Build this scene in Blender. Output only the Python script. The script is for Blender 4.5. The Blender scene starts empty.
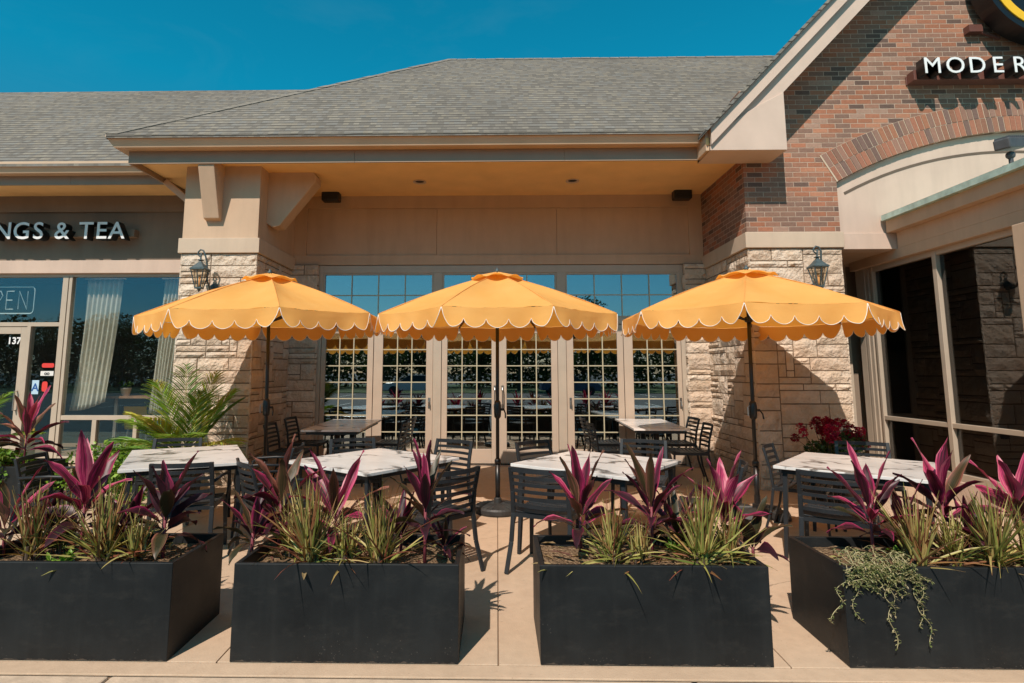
import bpy, math, random
from math import sin, cos, pi, radians, sqrt, atan2
from mathutils import Vector, Matrix, noise

random.seed(7)
scene = bpy.context.scene
C = scene.collection

# ------------------------------------------------------------------ camera, sky, sun, exposure
cam_d = bpy.data.cameras.new("camera")
cam_d.sensor_width = 36.0
cam_d.lens = 580.0 / 1024.0 * 36.0
cam_d.shift_x = 0.0254
cam_d.shift_y = -0.0415
cam_d.clip_end = 2000.0
cam = bpy.data.objects.new("camera", cam_d)
cam.location = (0, 0, 1.55)
cam.rotation_euler = (radians(90 + 7.174), 0, radians(1.078))
C.objects.link(cam)
scene.camera = cam

SUN_TRAVEL = Vector((0.40, 1.0, -1.20)).normalized()
sd = bpy.data.lights.new("sun", 'SUN')
sd.energy = 4.9
sd.angle = radians(0.55)
sd.color = (1.0, 0.875, 0.765)
sun = bpy.data.objects.new("sun", sd)
sun.rotation_euler = SUN_TRAVEL.to_track_quat('-Z', 'Y').to_euler()
C.objects.link(sun)

world = bpy.data.worlds.new("World")
scene.world = world
world.use_nodes = True
wn, wl = world.node_tree.nodes, world.node_tree.links
wn.clear()
sky = wn.new('ShaderNodeTexSky')
sky.sky_type = 'NISHITA'
sky.sun_disc = False
sky.sun_elevation = math.asin(-SUN_TRAVEL.z)
sky.sun_rotation = atan2(-SUN_TRAVEL.x, -SUN_TRAVEL.y)
sky.air_density = 1.0
sky.dust_density = 0.6
sky.ozone_density = 2.0
tint = wn.new('ShaderNodeMix'); tint.data_type = 'RGBA'; tint.blend_type = 'MULTIPLY'
tint.inputs[0].default_value = 1.0
tc_ = wn.new('ShaderNodeTexCoord'); sp_ = wn.new('ShaderNodeSeparateXYZ'); wl.new(tc_.outputs['Generated'], sp_.inputs[0])
rp_ = wn.new('ShaderNodeValToRGB'); wl.new(sp_.outputs[2], rp_.inputs[0])
for p_, c_ in ((0.03, (0.80, 0.76, 0.72)), (0.10, (0.34, 0.72, 0.80)), (0.24, (0.20, 0.76, 0.80)), (0.43, (0.03, 1.16, 1.14)), (0.60, (0.03, 1.16, 1.14))):
    e_ = rp_.color_ramp.elements.new(p_); e_.color = (*c_, 1)
rp_.color_ramp.elements[0].color = (0.90, 0.76, 0.68, 1)
rp_.color_ramp.elements[-1].position = 0.84; rp_.color_ramp.elements[-1].color = (0.70, 0.66, 0.50, 1)  # unseen zenith given a made-up warm tint to warm the shadows
wl.new(rp_.outputs[0], tint.inputs[7])
bgn = wn.new('ShaderNodeBackground'); bgn.inputs[1].default_value = 0.115
wo = wn.new('ShaderNodeOutputWorld')
wl.new(sky.outputs[0], tint.inputs[6])
mp_ = wn.new('ShaderNodeMapping'); mp_.inputs['Scale'].default_value = (1.6, 1.6, 5.0); wl.new(tc_.outputs['Generated'], mp_.inputs[0])
cn_ = wn.new('ShaderNodeTexNoise'); cn_.inputs['Scale'].default_value = 2.6; cn_.inputs['Detail'].default_value = 9; cn_.inputs['Roughness'].default_value = 0.62; cn_.inputs['Distortion'].default_value = 0.6
wl.new(mp_.outputs[0], cn_.inputs['Vector'])
cr_ = wn.new('ShaderNodeValToRGB'); cr_.color_ramp.elements[0].position = 0.50; cr_.color_ramp.elements[1].position = 0.80
cr_.color_ramp.elements[0].color = (0, 0, 0, 1); cr_.color_ramp.elements[1].color = (0.05, 0.05, 0.05, 1); wl.new(cn_.outputs[0], cr_.inputs[0])
cm_ = wn.new('ShaderNodeMix'); cm_.data_type = 'RGBA'; wl.new(cr_.outputs[0], cm_.inputs[0]); wl.new(tint.outputs[2], cm_.inputs[6]); cm_.inputs[7].default_value = (2.2, 3.9, 4.4, 1)
wl.new(cm_.outputs[2], bgn.inputs[0]); wl.new(bgn.outputs[0], wo.inputs[0])

scene.view_settings.view_transform = 'Standard'
scene.view_settings.look = 'None'
scene.view_settings.gamma = 1.0
scene.view_settings.use_curve_mapping = False
scene.view_settings.exposure = 0.0
scene.cycles.max_bounces = 8
scene.cycles.transparent_max_bounces = 12
scene.cycles.glossy_bounces = 5
scene.cycles.diffuse_bounces = 4
scene.cycles.caustics_reflective = False

GS, GY = 0.02, 3.35
def gz(y):
    return GS * (y - GY)

# ------------------------------------------------------------------ mesh helper
class MB:
    def __init__(s):
        s.v, s.f, s.c, s.u = [], [], [], []
    def add(s, vs, fs, col=None, uv=None):
        b = len(s.v)
        s.v += [tuple(p) for p in vs]
        for k, f in enumerate(fs):
            s.f.append(tuple(b + i for i in f))
            s.c.append(col if col is not None else (0.5, 0.5, 0.5))
            s.u.append([uv[i] for i in f] if uv else None)
    def box(s, x0, y0, z0, x1, y1, z1, col=None, M=None):
        vs = [Vector(p) for p in ((x0,y0,z0),(x1,y0,z0),(x1,y1,z0),(x0,y1,z0),(x0,y0,z1),(x1,y0,z1),(x1,y1,z1),(x0,y1,z1))]
        if M: vs = [M @ p for p in vs]
        s.add(vs, [(0,3,2,1),(4,5,6,7),(0,1,5,4),(1,2,6,5),(2,3,7,6),(3,0,4,7)], col)
        return s
    def bar(s, a, b, w, h, up=(0,0,1), w2=None, h2=None, col=None):
        a, b = Vector(a), Vector(b)
        d = (b - a).normalized()
        r = d.cross(Vector(up))
        if r.length < 1e-5: r = Vector((1,0,0))
        r.normalize(); u = r.cross(d).normalized()
        w2 = w if w2 is None else w2; h2 = h if h2 is None else h2
        vs = []
        for p, ww, hh in ((a,w,h),(b,w2,h2)):
            for i, j in ((-1,-1),(1,-1),(1,1),(-1,1)):
                vs.append(p + r*ww*i/2 + u*hh*j/2)
        s.add(vs, [(0,1,2,3),(7,6,5,4),(0,4,5,1),(1,5,6,2),(2,6,7,3),(3,7,4,0)], col)
        return s
    def tube(s, pts, r, n=8, r2=None, col=None, closed=False):
        pts = [Vector(p) for p in pts]
        m = len(pts); rings = []
        prev = None
        for i, p in enumerate(pts):
            if closed: d = pts[(i+1) % m] - pts[i-1]
            else: d = pts[min(i+1, m-1)] - pts[max(i-1, 0)]
            d.normalize()
            if prev is None:
                a = d.orthogonal().normalized()
            else:
                a = (prev - d*prev.dot(d))
                a = a.normalized() if a.length > 1e-6 else d.orthogonal().normalized()
            prev = a; b = d.cross(a)
            rr = r if r2 is None else r + (r2 - r)*i/(m-1)
            rings.append([p + a*rr*cos(2*pi*k/n) + b*rr*sin(2*pi*k/n) for k in range(n)])
        vs = [q for g in rings for q in g]
        fs = []
        for i in range(m if closed else m-1):
            j = (i+1) % m
            for k in range(n):
                l = (k+1) % n
                fs.append((i*n+k, i*n+l, j*n+l, j*n+k))
        if not closed:
            fs.append(tuple(range(n-1, -1, -1))); fs.append(tuple((m-1)*n+k for k in range(n)))
        s.add(vs, fs, col)
        return s
    def lathe(s, prof, n=24, c=(0,0,0), col=None, phase=0.0):
        vs, fs = [], []
        for r, z in prof:
            for k in range(n):
                t = 2*pi*k/n + phase
                vs.append((c[0]+r*cos(t), c[1]+r*sin(t), c[2]+z))
        for i in range(len(prof)-1):
            for k in range(n):
                l = (k+1) % n
                fs.append((i*n+k, i*n+l, (i+1)*n+l, (i+1)*n+k))
        fs.append(tuple(range(n-1, -1, -1))); fs.append(tuple((len(prof)-1)*n+k for k in range(n)))
        s.add(vs, fs, col)
        return s
    def prism(s, poly, y0, y1, axis='y', col=None):
        n = len(poly)
        def P(a, b, t):
            return {'y': (a, t, b), 'x': (t, a, b), 'z': (a, b, t)}[axis]
        vs = [P(a, b, y0) for a, b in poly] + [P(a, b, y1) for a, b in poly]
        fs = [tuple(range(n)), tuple(range(2*n-1, n-1, -1))]
        for i in range(n):
            j = (i+1) % n
            fs.append((i, i+n, j+n, j))
        s.add(vs, fs, col)
        return s
    def ico(s, c, r, sub=1, sz=1.0, col=None):
        import bmesh
        bm = bmesh.new(); bmesh.ops.create_icosphere(bm, subdivisions=sub, radius=1)
        bm.verts.ensure_lookup_table()
        s.add([(c[0]+v.co.x*r, c[1]+v.co.y*r, c[2]+v.co.z*r*sz) for v in bm.verts],
              [tuple(v.index for v in f.verts) for f in bm.faces], col)
        bm.free(); return s
    def build(s, name, mat, parent=None, smooth=False, org=(0,0,0), bevel=0, fixn=True, autosm=False):
        me = bpy.data.meshes.new(name)
        ox, oy, oz = org
        me.from_pydata([(a-ox, b-oy, c-oz) for a, b, c in s.v], [], s.f)
        at = me.color_attributes.new("Col", 'FLOAT_COLOR', 'CORNER')
        ul = me.uv_layers.new(name="UVMap")
        i = 0
        for fi, f in enumerate(s.f):
            c = s.c[fi]; u = s.u[fi]
            for k in range(len(f)):
                at.data[i].color = (c[0], c[1], c[2], 1)
                if u: ul.data[i].uv = u[k]
                i += 1
        if fixn:
            import bmesh
            bm = bmesh.new(); bm.from_mesh(me); bmesh.ops.recalc_face_normals(bm, faces=bm.faces); bm.to_mesh(me); bm.free()
        if smooth:
            for p in me.polygons: p.use_smooth = True
        me.materials.append(mat)
        o = bpy.data.objects.new(name, me)
        C.objects.link(o)
        if parent: o.parent = parent
        if bevel:
            b = o.modifiers.new("bevel", 'BEVEL'); b.width = bevel; b.segments = 2; b.limit_method = 'ANGLE'
        return o

def tag(o, label=None, cat=None, group=None, kind=None):
    if label: o['label'] = label
    if cat: o['category'] = cat
    if group: o['group'] = group
    if kind: o['kind'] = kind
    return o
def thing(name, label, cat, loc=(0,0,0), rz=0.0, group=None):
    o = bpy.data.objects.new(name, None); o.empty_display_size = 0.2
    C.objects.link(o); o.location = loc; o.rotation_euler = (0, 0, rz)
    return tag(o, label, cat, group)
def copy_thing(root, label, loc, rz=0.0, scale=1.0):
    def cp(o, par):
        c = o.copy(); C.objects.link(c); c.parent = par
        for ch in list(o.children): cp(ch, c)
        return c
    r = cp(root, None)
    r.location = loc; r.rotation_euler = (0, 0, rz); r.scale = (scale,)*3; r['label'] = label
    return r

# ------------------------------------------------------------------ materials
class NT:
    def __init__(s, name):
        s.m = bpy.data.materials.new(name); s.m.use_nodes = True
        s.n, s.l = s.m.node_tree.nodes, s.m.node_tree.links
        s.b = s.n['Principled BSDF']; s.out = s.n['Material Output']
        s.co = s.n.new('ShaderNodeTexCoord')
    def sock(s, node, i, val):
        if val is None: return
        if isinstance(val, bpy.types.NodeSocket): s.l.new(val, node.inputs[i])
        else: node.inputs[i].default_value = val
    def math(s, op, a, b=None, c=None, clamp=False):
        n = s.n.new('ShaderNodeMath'); n.operation = op; n.use_clamp = clamp
        s.sock(n, 0, a); s.sock(n, 1, b); s.sock(n, 2, c); return n.outputs[0]
    def noise(s, vec=None, scale=5, detail=4, rough=0.55, out=0, dist=0.0):
        n = s.n.new('ShaderNodeTexNoise'); s.sock(n, 'Vector', vec if vec is not None else s.co.outputs['Object'])
        n.inputs['Scale'].default_value = scale; n.inputs['Detail'].default_value = detail
        n.inputs['Roughness'].default_value = rough; n.inputs['Distortion'].default_value = dist
        return n.outputs[out]
    def mapping(s, vec=None, scale=(1,1,1), rot=(0,0,0), loc=(0,0,0)):
        n = s.n.new('ShaderNodeMapping'); s.sock(n, 0, vec if vec is not None else s.co.outputs['Object'])
        n.inputs['Scale'].default_value = scale; n.inputs['Rotation'].default_value = rot; n.inputs['Location'].default_value = loc
        return n.outputs[0]
    def ramp(s, fac, stops, interp='LINEAR'):
        n = s.n.new('ShaderNodeValToRGB'); s.sock(n, 0, fac); r = n.color_ramp; r.interpolation = interp
        while len(r.elements) < len(stops): r.elements.new(0.5)
        for e, (p, c) in zip(r.elements, stops):
            e.position = p; e.color = (*c, 1) if len(c) == 3 else c
        return n.outputs[0]
    def mix(s, fac, a, b, mode='MIX'):
        n = s.n.new('ShaderNodeMix'); n.data_type = 'RGBA'; n.blend_type = mode
        s.sock(n, 0, fac)
        s.sock(n, 6, (*a, 1) if isinstance(a, tuple) and len(a) == 3 else a)
        s.sock(n, 7, (*b, 1) if isinstance(b, tuple) and len(b) == 3 else b)
        return n.outputs[2]
    def attr(s, name="Col"):
        n = s.n.new('ShaderNodeAttribute'); n.attribute_name = name; return n.outputs['Color']
    def bump(s, h, strength=0.3, dist=0.01):
        n = s.n.new('ShaderNodeBump'); s.sock(n, 'Height', h); n.inputs['Strength'].default_value = strength
        n.inputs['Distance'].default_value = dist; s.l.new(n.outputs[0], s.b.inputs['Normal'])
    def sep(s, vec):
        n = s.n.new('ShaderNodeSeparateXYZ'); s.sock(n, 0, vec); return n.outputs
    def comb(s, x, y, z=0.0):
        n = s.n.new('ShaderNodeCombineXYZ'); s.sock(n, 0, x); s.sock(n, 1, y); s.sock(n, 2, z); return n.outputs[0]
    def base(s, c, rough=None, spec=None):
        s.sock(s.b, 'Base Color', (*c, 1) if isinstance(c, tuple) and len(c) == 3 else c)
        if rough is not None: s.sock(s.b, 'Roughness', rough)
        if spec is not None: s.b.inputs['Specular IOR Level'].default_value = spec
        return s.m

def plain(name, c, rough=0.5, var=0.12, scale=6, bump=0.0, bscale=60, metal=0.0, spec=None):
    t = NT(name)
    f = t.noise(scale=scale, detail=5)
    lo = tuple(x*(1-var) for x in c); hi = tuple(min(1, x*(1+var)) for x in c)
    t.base(t.ramp(f, [(0.3, lo), (0.7, hi)]), rough, spec)
    t.b.inputs['Metallic'].default_value = metal
    if bump: t.bump(t.noise(scale=bscale, detail=3), bump, 0.004)
    return t.m

M = {}
# stucco
def stucco(name, c):
    t = NT(name)
    a = t.noise(scale=1.3, detail=6, rough=0.6); st = t.noise(t.mapping(scale=(3, 3, 0.5)), scale=2, detail=5)
    col = t.ramp(a, [(0.3, tuple(x*0.90 for x in c)), (0.75, tuple(x*1.06 for x in c))])
    col = t.mix(t.ramp(st, [(0.42, (0,0,0)), (0.8, (0.5,)*3)]), col, tuple(x*0.74 for x in c))
    t.base(col, 0.9, 0.2); t.bump(t.noise(scale=170, detail=2), 0.35, 0.003)
    return t.m
M['stucco'] = stucco('stucco', (0.58, 0.415, 0.29))
M['stucco_dark'] = stucco('grey_stucco', (0.27, 0.205, 0.155))
M['stucco_light'] = stucco('pale_stucco', (0.63, 0.48, 0.39))
M['cap'] = stucco('cast_stone', (0.58, 0.46, 0.35))
M['trim'] = plain('trim_paint', (0.62, 0.475, 0.385), 0.55, 0.06, 3)
M['fascia'] = plain('fascia_paint', (0.32, 0.225, 0.16), 0.55, 0.06, 3)
M['gutter'] = plain('gutter_paint', (0.62, 0.44, 0.30), 0.35, 0.08, 2)
M['soffit'] = plain('soffit_board', (0.92, 0.60, 0.27), 0.8, 0.06, 3)  # orange glow of bounced light is put into this base colour
M['frame'] = plain('window_frame_paint', (0.47, 0.385, 0.30), 0.4, 0.06, 4)
M['door'] = plain('door_paint', (0.50, 0.39, 0.30), 0.38, 0.05, 4)
M['muntin'] = plain('muntin_paint', (0.47, 0.42, 0.29), 0.4, 0.05, 4)
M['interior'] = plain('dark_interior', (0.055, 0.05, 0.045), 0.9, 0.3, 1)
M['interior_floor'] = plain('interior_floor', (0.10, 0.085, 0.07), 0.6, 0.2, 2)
M['metal'] = plain('brushed_metal', (0.55, 0.53, 0.50), 0.3, 0.05, 8, metal=1.0)
M['black_plastic'] = plain('black_plastic', (0.014, 0.013, 0.013), 0.4, 0.2, 10)
M['letter_black'] = plain('letter_return', (0.008, 0.008, 0.009), 0.35, 0.1, 10)
M['letter_white'] = plain('letter_face', (0.80, 0.80, 0.80), 0.35, 0.03, 10)
M['raceway'] = plain('raceway_paint', (0.14, 0.055, 0.042), 0.5, 0.1, 5)
M['yellow'] = plain('yellow_face', (0.85, 0.50, 0.02), 0.4, 0.04, 5)
M['copper'] = plain('green_copper', (0.42, 0.56, 0.50), 0.4, 0.25, 9)
M['grey_metal'] = plain('lamp_grey', (0.075, 0.075, 0.08), 0.45, 0.15, 20)
M['lantern'] = plain('lantern_metal', (0.055, 0.085, 0.095), 0.5, 0.3, 25, bump=0.2, bscale=80)
M['amber'] = plain('candle_sleeve', (0.75, 0.38, 0.14), 0.6, 0.05, 9)
M['curtain'] = plain('curtain_linen', (0.60, 0.55, 0.46), 0.9, 0.08, 10, bump=0.2, bscale=200)
M['groove_shade'] = plain('painted_groove_shade', (0.13, 0.095, 0.07), 0.9, 0.1, 5)  # dark tone stands in for shade inside the arch groove
M['white'] = plain('white_enamel', (0.75, 0.73, 0.70), 0.35, 0.05, 8)
M['wood'] = plain('counter_wood', (0.33, 0.17, 0.09), 0.5, 0.2, 10)
M['red'] = plain('red_sticker', (0.70, 0.05, 0.04), 0.5, 0.04, 8)
M['blue'] = plain('blue_ink', (0.02, 0.09, 0.30), 0.5, 0.04, 8)
M['paleblue'] = plain('pale_card', (0.45, 0.62, 0.75), 0.5, 0.04, 8)
M['warnyellow'] = plain('warning_yellow', (0.80, 0.50, 0.03), 0.4, 0.05, 8)
M['neon'] = plain('neon_tube', (0.62, 0.72, 0.74), 0.25, 0.03, 8)
M['asphalt'] = plain('asphalt', (0.10, 0.095, 0.09), 0.9, 0.25, 3, bump=0.4, bscale=90)
M['line_paint'] = plain('line_paint', (0.70, 0.68, 0.62), 0.8, 0.12, 6)
M['kerb'] = plain('kerb_concrete', (0.54, 0.41, 0.30), 0.9, 0.15, 12, bump=0.5, bscale=70)
M['sealant'] = plain('joint_sealant', (0.30, 0.20, 0.13), 0.9, 0.15, 6)

def glass(name, refl, tintc, rough=0.0, gcol=(0.95, 0.97, 1.0)):
    t = NT(name)
    n, l = t.n, t.l
    n.remove(t.b)
    tr = n.new('ShaderNodeBsdfTransparent'); tr.inputs[0].default_value = (*tintc, 1)
    gl = n.new('ShaderNodeBsdfGlossy'); gl.inputs['Roughness'].default_value = rough
    gl.inputs['Color'].default_value = (*gcol, 1)
    ge = n.new('ShaderNodeNewGeometry'); dt = n.new('ShaderNodeVectorMath'); dt.operation = 'DOT_PRODUCT'
    l.new(ge.outputs['Incoming'], dt.inputs[0]); l.new(ge.outputs['Normal'], dt.inputs[1])
    fr = t.math('POWER', t.math('SUBTRACT', 1.0, t.math('ABSOLUTE', dt.outputs['Value']), clamp=True), 4.0)
    f = t.math('ADD', t.math('MULTIPLY', fr, 0.9), refl, clamp=True)
    mx = n.new('ShaderNodeMixShader'); l.new(f, mx.inputs[0]); l.new(tr.outputs[0], mx.inputs[1]); l.new(gl.outputs[0], mx.inputs[2])
    l.new(mx.outputs[0], t.out.inputs[0])
    # very slight waviness of real panes
    bp = n.new('ShaderNodeBump'); bp.inputs['Strength'].default_value = 0.02; bp.inputs['Distance'].default_value = 0.02
    l.new(t.noise(scale=1.4, detail=1), bp.inputs['Height']); l.new(bp.outputs[0], gl.inputs['Normal'])
    return t.m
M['glass_door'] = glass('coated_door_glass', 0.33, (0.60, 0.62, 0.60), gcol=(0.78, 0.93, 1.0))
M['glass_shop'] = glass('shop_glass', 0.085, (0.93, 0.95, 0.94), gcol=(0.50, 0.82, 1.0))
M['glass_dark'] = glass('tinted_glass', 0.075, (0.5, 0.5, 0.5))
M['glass_lamp'] = glass('lantern_glass', 0.08, (0.9, 0.85, 0.75))

# stone
t = NT('limestone')
a = t.attr()
n1 = t.noise(scale=7, detail=7, rough=0.65)
col = t.mix(t.ramp(n1, [(0.35, (0,0,0)), (0.75, (0.75,)*3)]), a, t.mix(1.0, a, (0.80, 0.70, 0.58), 'MULTIPLY'))
n2 = t.noise(scale=26, detail=4)
col = t.mix(t.ramp(n2, [(0.58, (0,0,0)), (0.75, (0.25,)*3)]), col, (0.42, 0.30, 0.20))
t.base(col, 0.92, 0.2)
t.bump(t.math('ADD', t.math('MULTIPLY', t.noise(scale=9, detail=5), 1.0), t.math('MULTIPLY', n2, 0.5)), 1.0, 0.05)
M['stone'] = t.m
M['mortar'] = plain('mortar', (0.22, 0.16, 0.11), 0.95, 0.15, 15, bump=0.3)

# brick: running bond from object space, u = x + y because all faces are axis aligned
def brick_mat():
    t = NT('brick')
    s = t.sep(t.co.outputs['Object'])
    u = t.math('ADD', s[0], s[1]); z = s[2]
    H, W = 0.0677, 0.203
    row = t.math('FLOOR', t.math('DIVIDE', z, H))
    off = t.math('MULTIPLY', t.math('MODULO', t.math('ABSOLUTE', row), 2.0), 0.5)
    uu = t.math('ADD', t.math('DIVIDE', u, W), off)
    colm = t.math('FLOOR', uu)
    fu = t.math('FRACT', uu); fz = t.math('FRACT', t.math('DIVIDE', z, H))
    du = t.math('MULTIPLY', t.math('MINIMUM', fu, t.math('SUBTRACT', 1.0, fu)), W)
    dz = t.math('MULTIPLY', t.math('MINIMUM', fz, t.math('SUBTRACT', 1.0, fz)), H)
    d = t.math('ADD', t.math('MINIMUM', du, dz), t.math('MULTIPLY', t.math('SUBTRACT', t.noise(scale=60, detail=2), 0.5), 0.003))
    mask = t.math('SMOOTH_MIN', 1.0, t.math('DIVIDE', t.math('SUBTRACT', d, 0.0035), 0.002), 0.1, clamp=True)
    wn_ = t.n.new('ShaderNodeTexWhiteNoise'); wn_.noise_dimensions = '2D'; t.l.new(t.comb(colm, row), wn_.inputs[0])
    bc = t.ramp(wn_.outputs[0], [(0.0, (0.15,0.098,0.080)), (0.06, (0.24,0.145,0.11)), (0.24, (0.28,0.165,0.12)), (0.38, (0.36,0.155,0.093)),
                                 (0.52, (0.33,0.178,0.125)), (0.64, (0.40,0.172,0.105)), (0.78, (0.33,0.165,0.11)), (0.87, (0.45,0.21,0.13)), (0.95, (0.38,0.24,0.18))], 'CONSTANT')
    nn = t.noise(scale=38, detail=5)
    bc = t.mix(t.ramp(nn, [(0.4, (0,0,0)), (0.8, (0.6,)*3)]), bc, t.mix(1.0, bc, (0.70,0.67,0.65), 'MULTIPLY'))
    bc = t.mix(t.ramp(t.noise(scale=90, detail=2), [(0.6, (0,0,0)), (0.8, (0.3,)*3)]), bc, (0.42, 0.30, 0.23))
    bc = t.mix(1.0, bc, t.ramp(t.noise(scale=0.8, detail=3), [(0.3, (0.86,)*3), (0.7, (1.08,)*3)]), 'MULTIPLY')
    mc = t.ramp(t.noise(scale=30, detail=3), [(0.3, (0.38,0.275,0.21)), (0.7, (0.52,0.395,0.31))])
    t.base(t.mix(mask, mc, bc), 0.88, 0.2)
    t.bump(t.math('ADD', mask, t.math('MULTIPLY', nn, 0.5)), 0.7, 0.006)
    return t.m
M['brick'] = brick_mat()
t = NT('arch_brick')
a = t.attr(); nn = t.noise(scale=38, detail=5)
t.base(t.mix(t.ramp(nn, [(0.4, (0,0,0)), (0.8, (0.5,)*3)]), a, t.mix(1.0, a, (0.6,)*3, 'MULTIPLY')), 0.88, 0.2); t.bump(nn, 0.4, 0.004)
M['arch_brick'] = t.m

# shingles
def shingle_mat():
    t = NT('asphalt_shingles')
    s = t.sep(t.co.outputs['Object'])
    z = t.math('ADD', s[2], t.math('MULTIPLY', t.math('SUBTRACT', t.noise(scale=2.0, detail=2), 0.5), 0.012)); H = 0.084
    r = t.math('DIVIDE', z, H); row = t.math('FLOOR', r); fr = t.math('FRACT', r)
    wr = t.n.new('ShaderNodeTexWhiteNoise'); wr.noise_dimensions = '1D'; t.l.new(row, wr.inputs['W'])
    u = t.math('ADD', t.math('ADD', t.math('MULTIPLY', s[0], 13.0), t.math('MULTIPLY', s[1], 0.37)), t.math('MULTIPLY', wr.outputs[0], 7.0))
    # tabs of uneven width
    u = t.math('ADD', u, t.math('MULTIPLY', t.noise(t.comb(t.math('MULTIPLY', s[0], 3.0), row), scale=1.0, detail=1), 1.6))
    cu = t.math('FLOOR', u)
    w2 = t.n.new('ShaderNodeTexWhiteNoise'); w2.noise_dimensions = '2D'; t.l.new(t.comb(cu, row), w2.inputs[0])
    c = t.ramp(w2.outputs[0], [(0.0, (0.155,0.143,0.125)), (0.2, (0.185,0.170,0.148)), (0.4, (0.205,0.188,0.160)), (0.55, (0.195,0.184,0.166)), (0.68, (0.225,0.202,0.165)), (0.8, (0.20,0.194,0.178)), (0.92, (0.24,0.22,0.185))], 'CONSTANT')
    c = t.mix(1.0, c, t.ramp(t.noise(scale=120, detail=2), [(0.3, (0.78,)*3), (0.7, (1.2,)*3)]), 'MULTIPLY')
    c = t.mix(1.0, c, t.ramp(t.noise(scale=0.5, detail=4), [(0.3, (0.88,)*3), (0.7, (1.1,)*3)]), 'MULTIPLY')
    edge = t.math('LESS_THAN', fr, t.math('ADD', 0.13, t.math('MULTIPLY', w2.outputs[0], 0.13)))
    c = t.mix(t.math('MULTIPLY', edge, 0.9), c, (0.035, 0.032, 0.028))
    t.base(c, 0.95, 0.15)
    t.bump(t.math('ADD', t.math('SUBTRACT', 1.0, fr), t.math('MULTIPLY', w2.outputs[0], 0.6)), 0.6, 0.02)
    return t.m
M['shingle'] = shingle_mat()
M['shingle_cap'] = plain('ridge_shingle', (0.21, 0.19, 0.16), 0.95, 0.25, 12)

# patio
t = NT('patio_concrete')
n1 = t.noise(scale=0.9, detail=7, rough=0.6); n2 = t.noise(scale=14, detail=5)
col = t.ramp(n1, [(0.25, (0.475,0.345,0.245)), (0.5, (0.54,0.40,0.29)), (0.8, (0.59,0.445,0.33))])
col = t.mix(1.0, col, t.ramp(n2, [(0.3, (0.93,)*3), (0.7, (1.05,)*3)]), 'MULTIPLY')
sp = t.noise(scale=55, detail=2)
col = t.mix(t.ramp(sp, [(0.69, (0,0,0)), (0.74, (0.5,)*3)]), col, (0.30, 0.21, 0.15))
st = t.noise(t.mapping(scale=(1, 0.8, 1), loc=(3, 5, 0)), scale=1.7, detail=8, rough=0.7)
col = t.mix(t.ramp(st, [(0.56, (0,0,0)), (0.75, (0.4,)*3)]), col, (0.40, 0.28, 0.195))
col = t.mix(1.0, col, (1.0, 0.98, 0.945), 'MULTIPLY')
b2 = t.noise(t.mapping(loc=(9, 2, 0)), scale=5.5, detail=9, rough=0.72)
col = t.mix(t.ramp(b2, [(0.57, (0,0,0)), (0.72, (0.30,)*3)]), col, (0.33, 0.225, 0.155))
sp2 = t.noise(scale=160, detail=2)
col = t.mix(t.ramp(sp2, [(0.64, (0,0,0)), (0.72, (0.35,)*3)]), col, (0.62, 0.50, 0.40))
cv = t.n.new('ShaderNodeTexVoronoi'); cv.feature = 'DISTANCE_TO_EDGE'; cv.inputs['Scale'].default_value = 0.55
wv = t.n.new('ShaderNodeVectorMath'); wv.operation = 'MULTIPLY_ADD'; t.l.new(t.noise(scale=3.0, detail=6, out=1), wv.inputs[0]); wv.inputs[1].default_value = (0.35, 0.35, 0); t.l.new(t.co.outputs['Object'], wv.inputs[2])
t.l.new(wv.outputs[0], cv.inputs['Vector'])
ck = t.math('MULTIPLY', t.math('LESS_THAN', cv.outputs[0], 0.0016), t.math('GREATER_THAN', t.noise(scale=0.7, detail=2), 0.56))
col = t.mix(t.math('MULTIPLY', ck, 0.6), col, (0.20, 0.14, 0.10))
t.base(col, 0.85, 0.25); t.bump(t.noise(scale=120, detail=3), 0.35, 0.005)
M['patio'] = t.m

# planter
def rnd_offset(t):
    oi = t.n.new('ShaderNodeObjectInfo'); ad = t.n.new('ShaderNodeVectorMath'); ad.operation = 'MULTIPLY_ADD'
    cb = t.comb(oi.outputs['Random'], t.math('MULTIPLY', oi.outputs['Random'], 3.7), 0.0)
    t.l.new(cb, ad.inputs[0]); ad.inputs[1].default_value = (37.0, 21.0, 0.0); t.l.new(t.co.outputs['Object'], ad.inputs[2]); return ad.outputs[0]
t = NT('black_fibreglass')
co = rnd_offset(t)
n1 = t.noise(co, scale=2.2, detail=6, rough=0.65); st = t.noise(t.mapping(co, scale=(9, 9, 0.8)), scale=2, detail=4)
col = t.ramp(n1, [(0.3, (0.0085,0.0095,0.0105)), (0.75, (0.016,0.018,0.019))])
col = t.mix(t.ramp(st, [(0.5, (0,0,0)), (0.8, (0.22,)*3)]), col, (0.035, 0.035, 0.034))
z = t.sep(co)[2]
vo = t.n.new('ShaderNodeTexVoronoi'); vo.inputs['Scale'].default_value = 55; t.l.new(co, vo.inputs['Vector'])
spk = t.math('LESS_THAN', vo.outputs['Distance'], t.math('MULTIPLY', t.noise(scale=40, detail=1), 0.32))
pres = t.math('GREATER_THAN', t.noise(co, scale=3.5, detail=3), t.math('ADD', 0.50, t.math('MULTIPLY', z, 0.60)))
col = t.mix(t.math('MULTIPLY', t.math('MULTIPLY', spk, pres), 0.30), col, (0.12, 0.105, 0.09))
sm_ = t.noise(t.mapping(co, scale=(1.0,1.0,2.2)), scale=4.5, detail=8, rough=0.75)
col = t.mix(t.ramp(sm_, [(0.52, (0,0,0)), (0.78, (0.42,)*3)]), col, (0.050, 0.046, 0.041))
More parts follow.
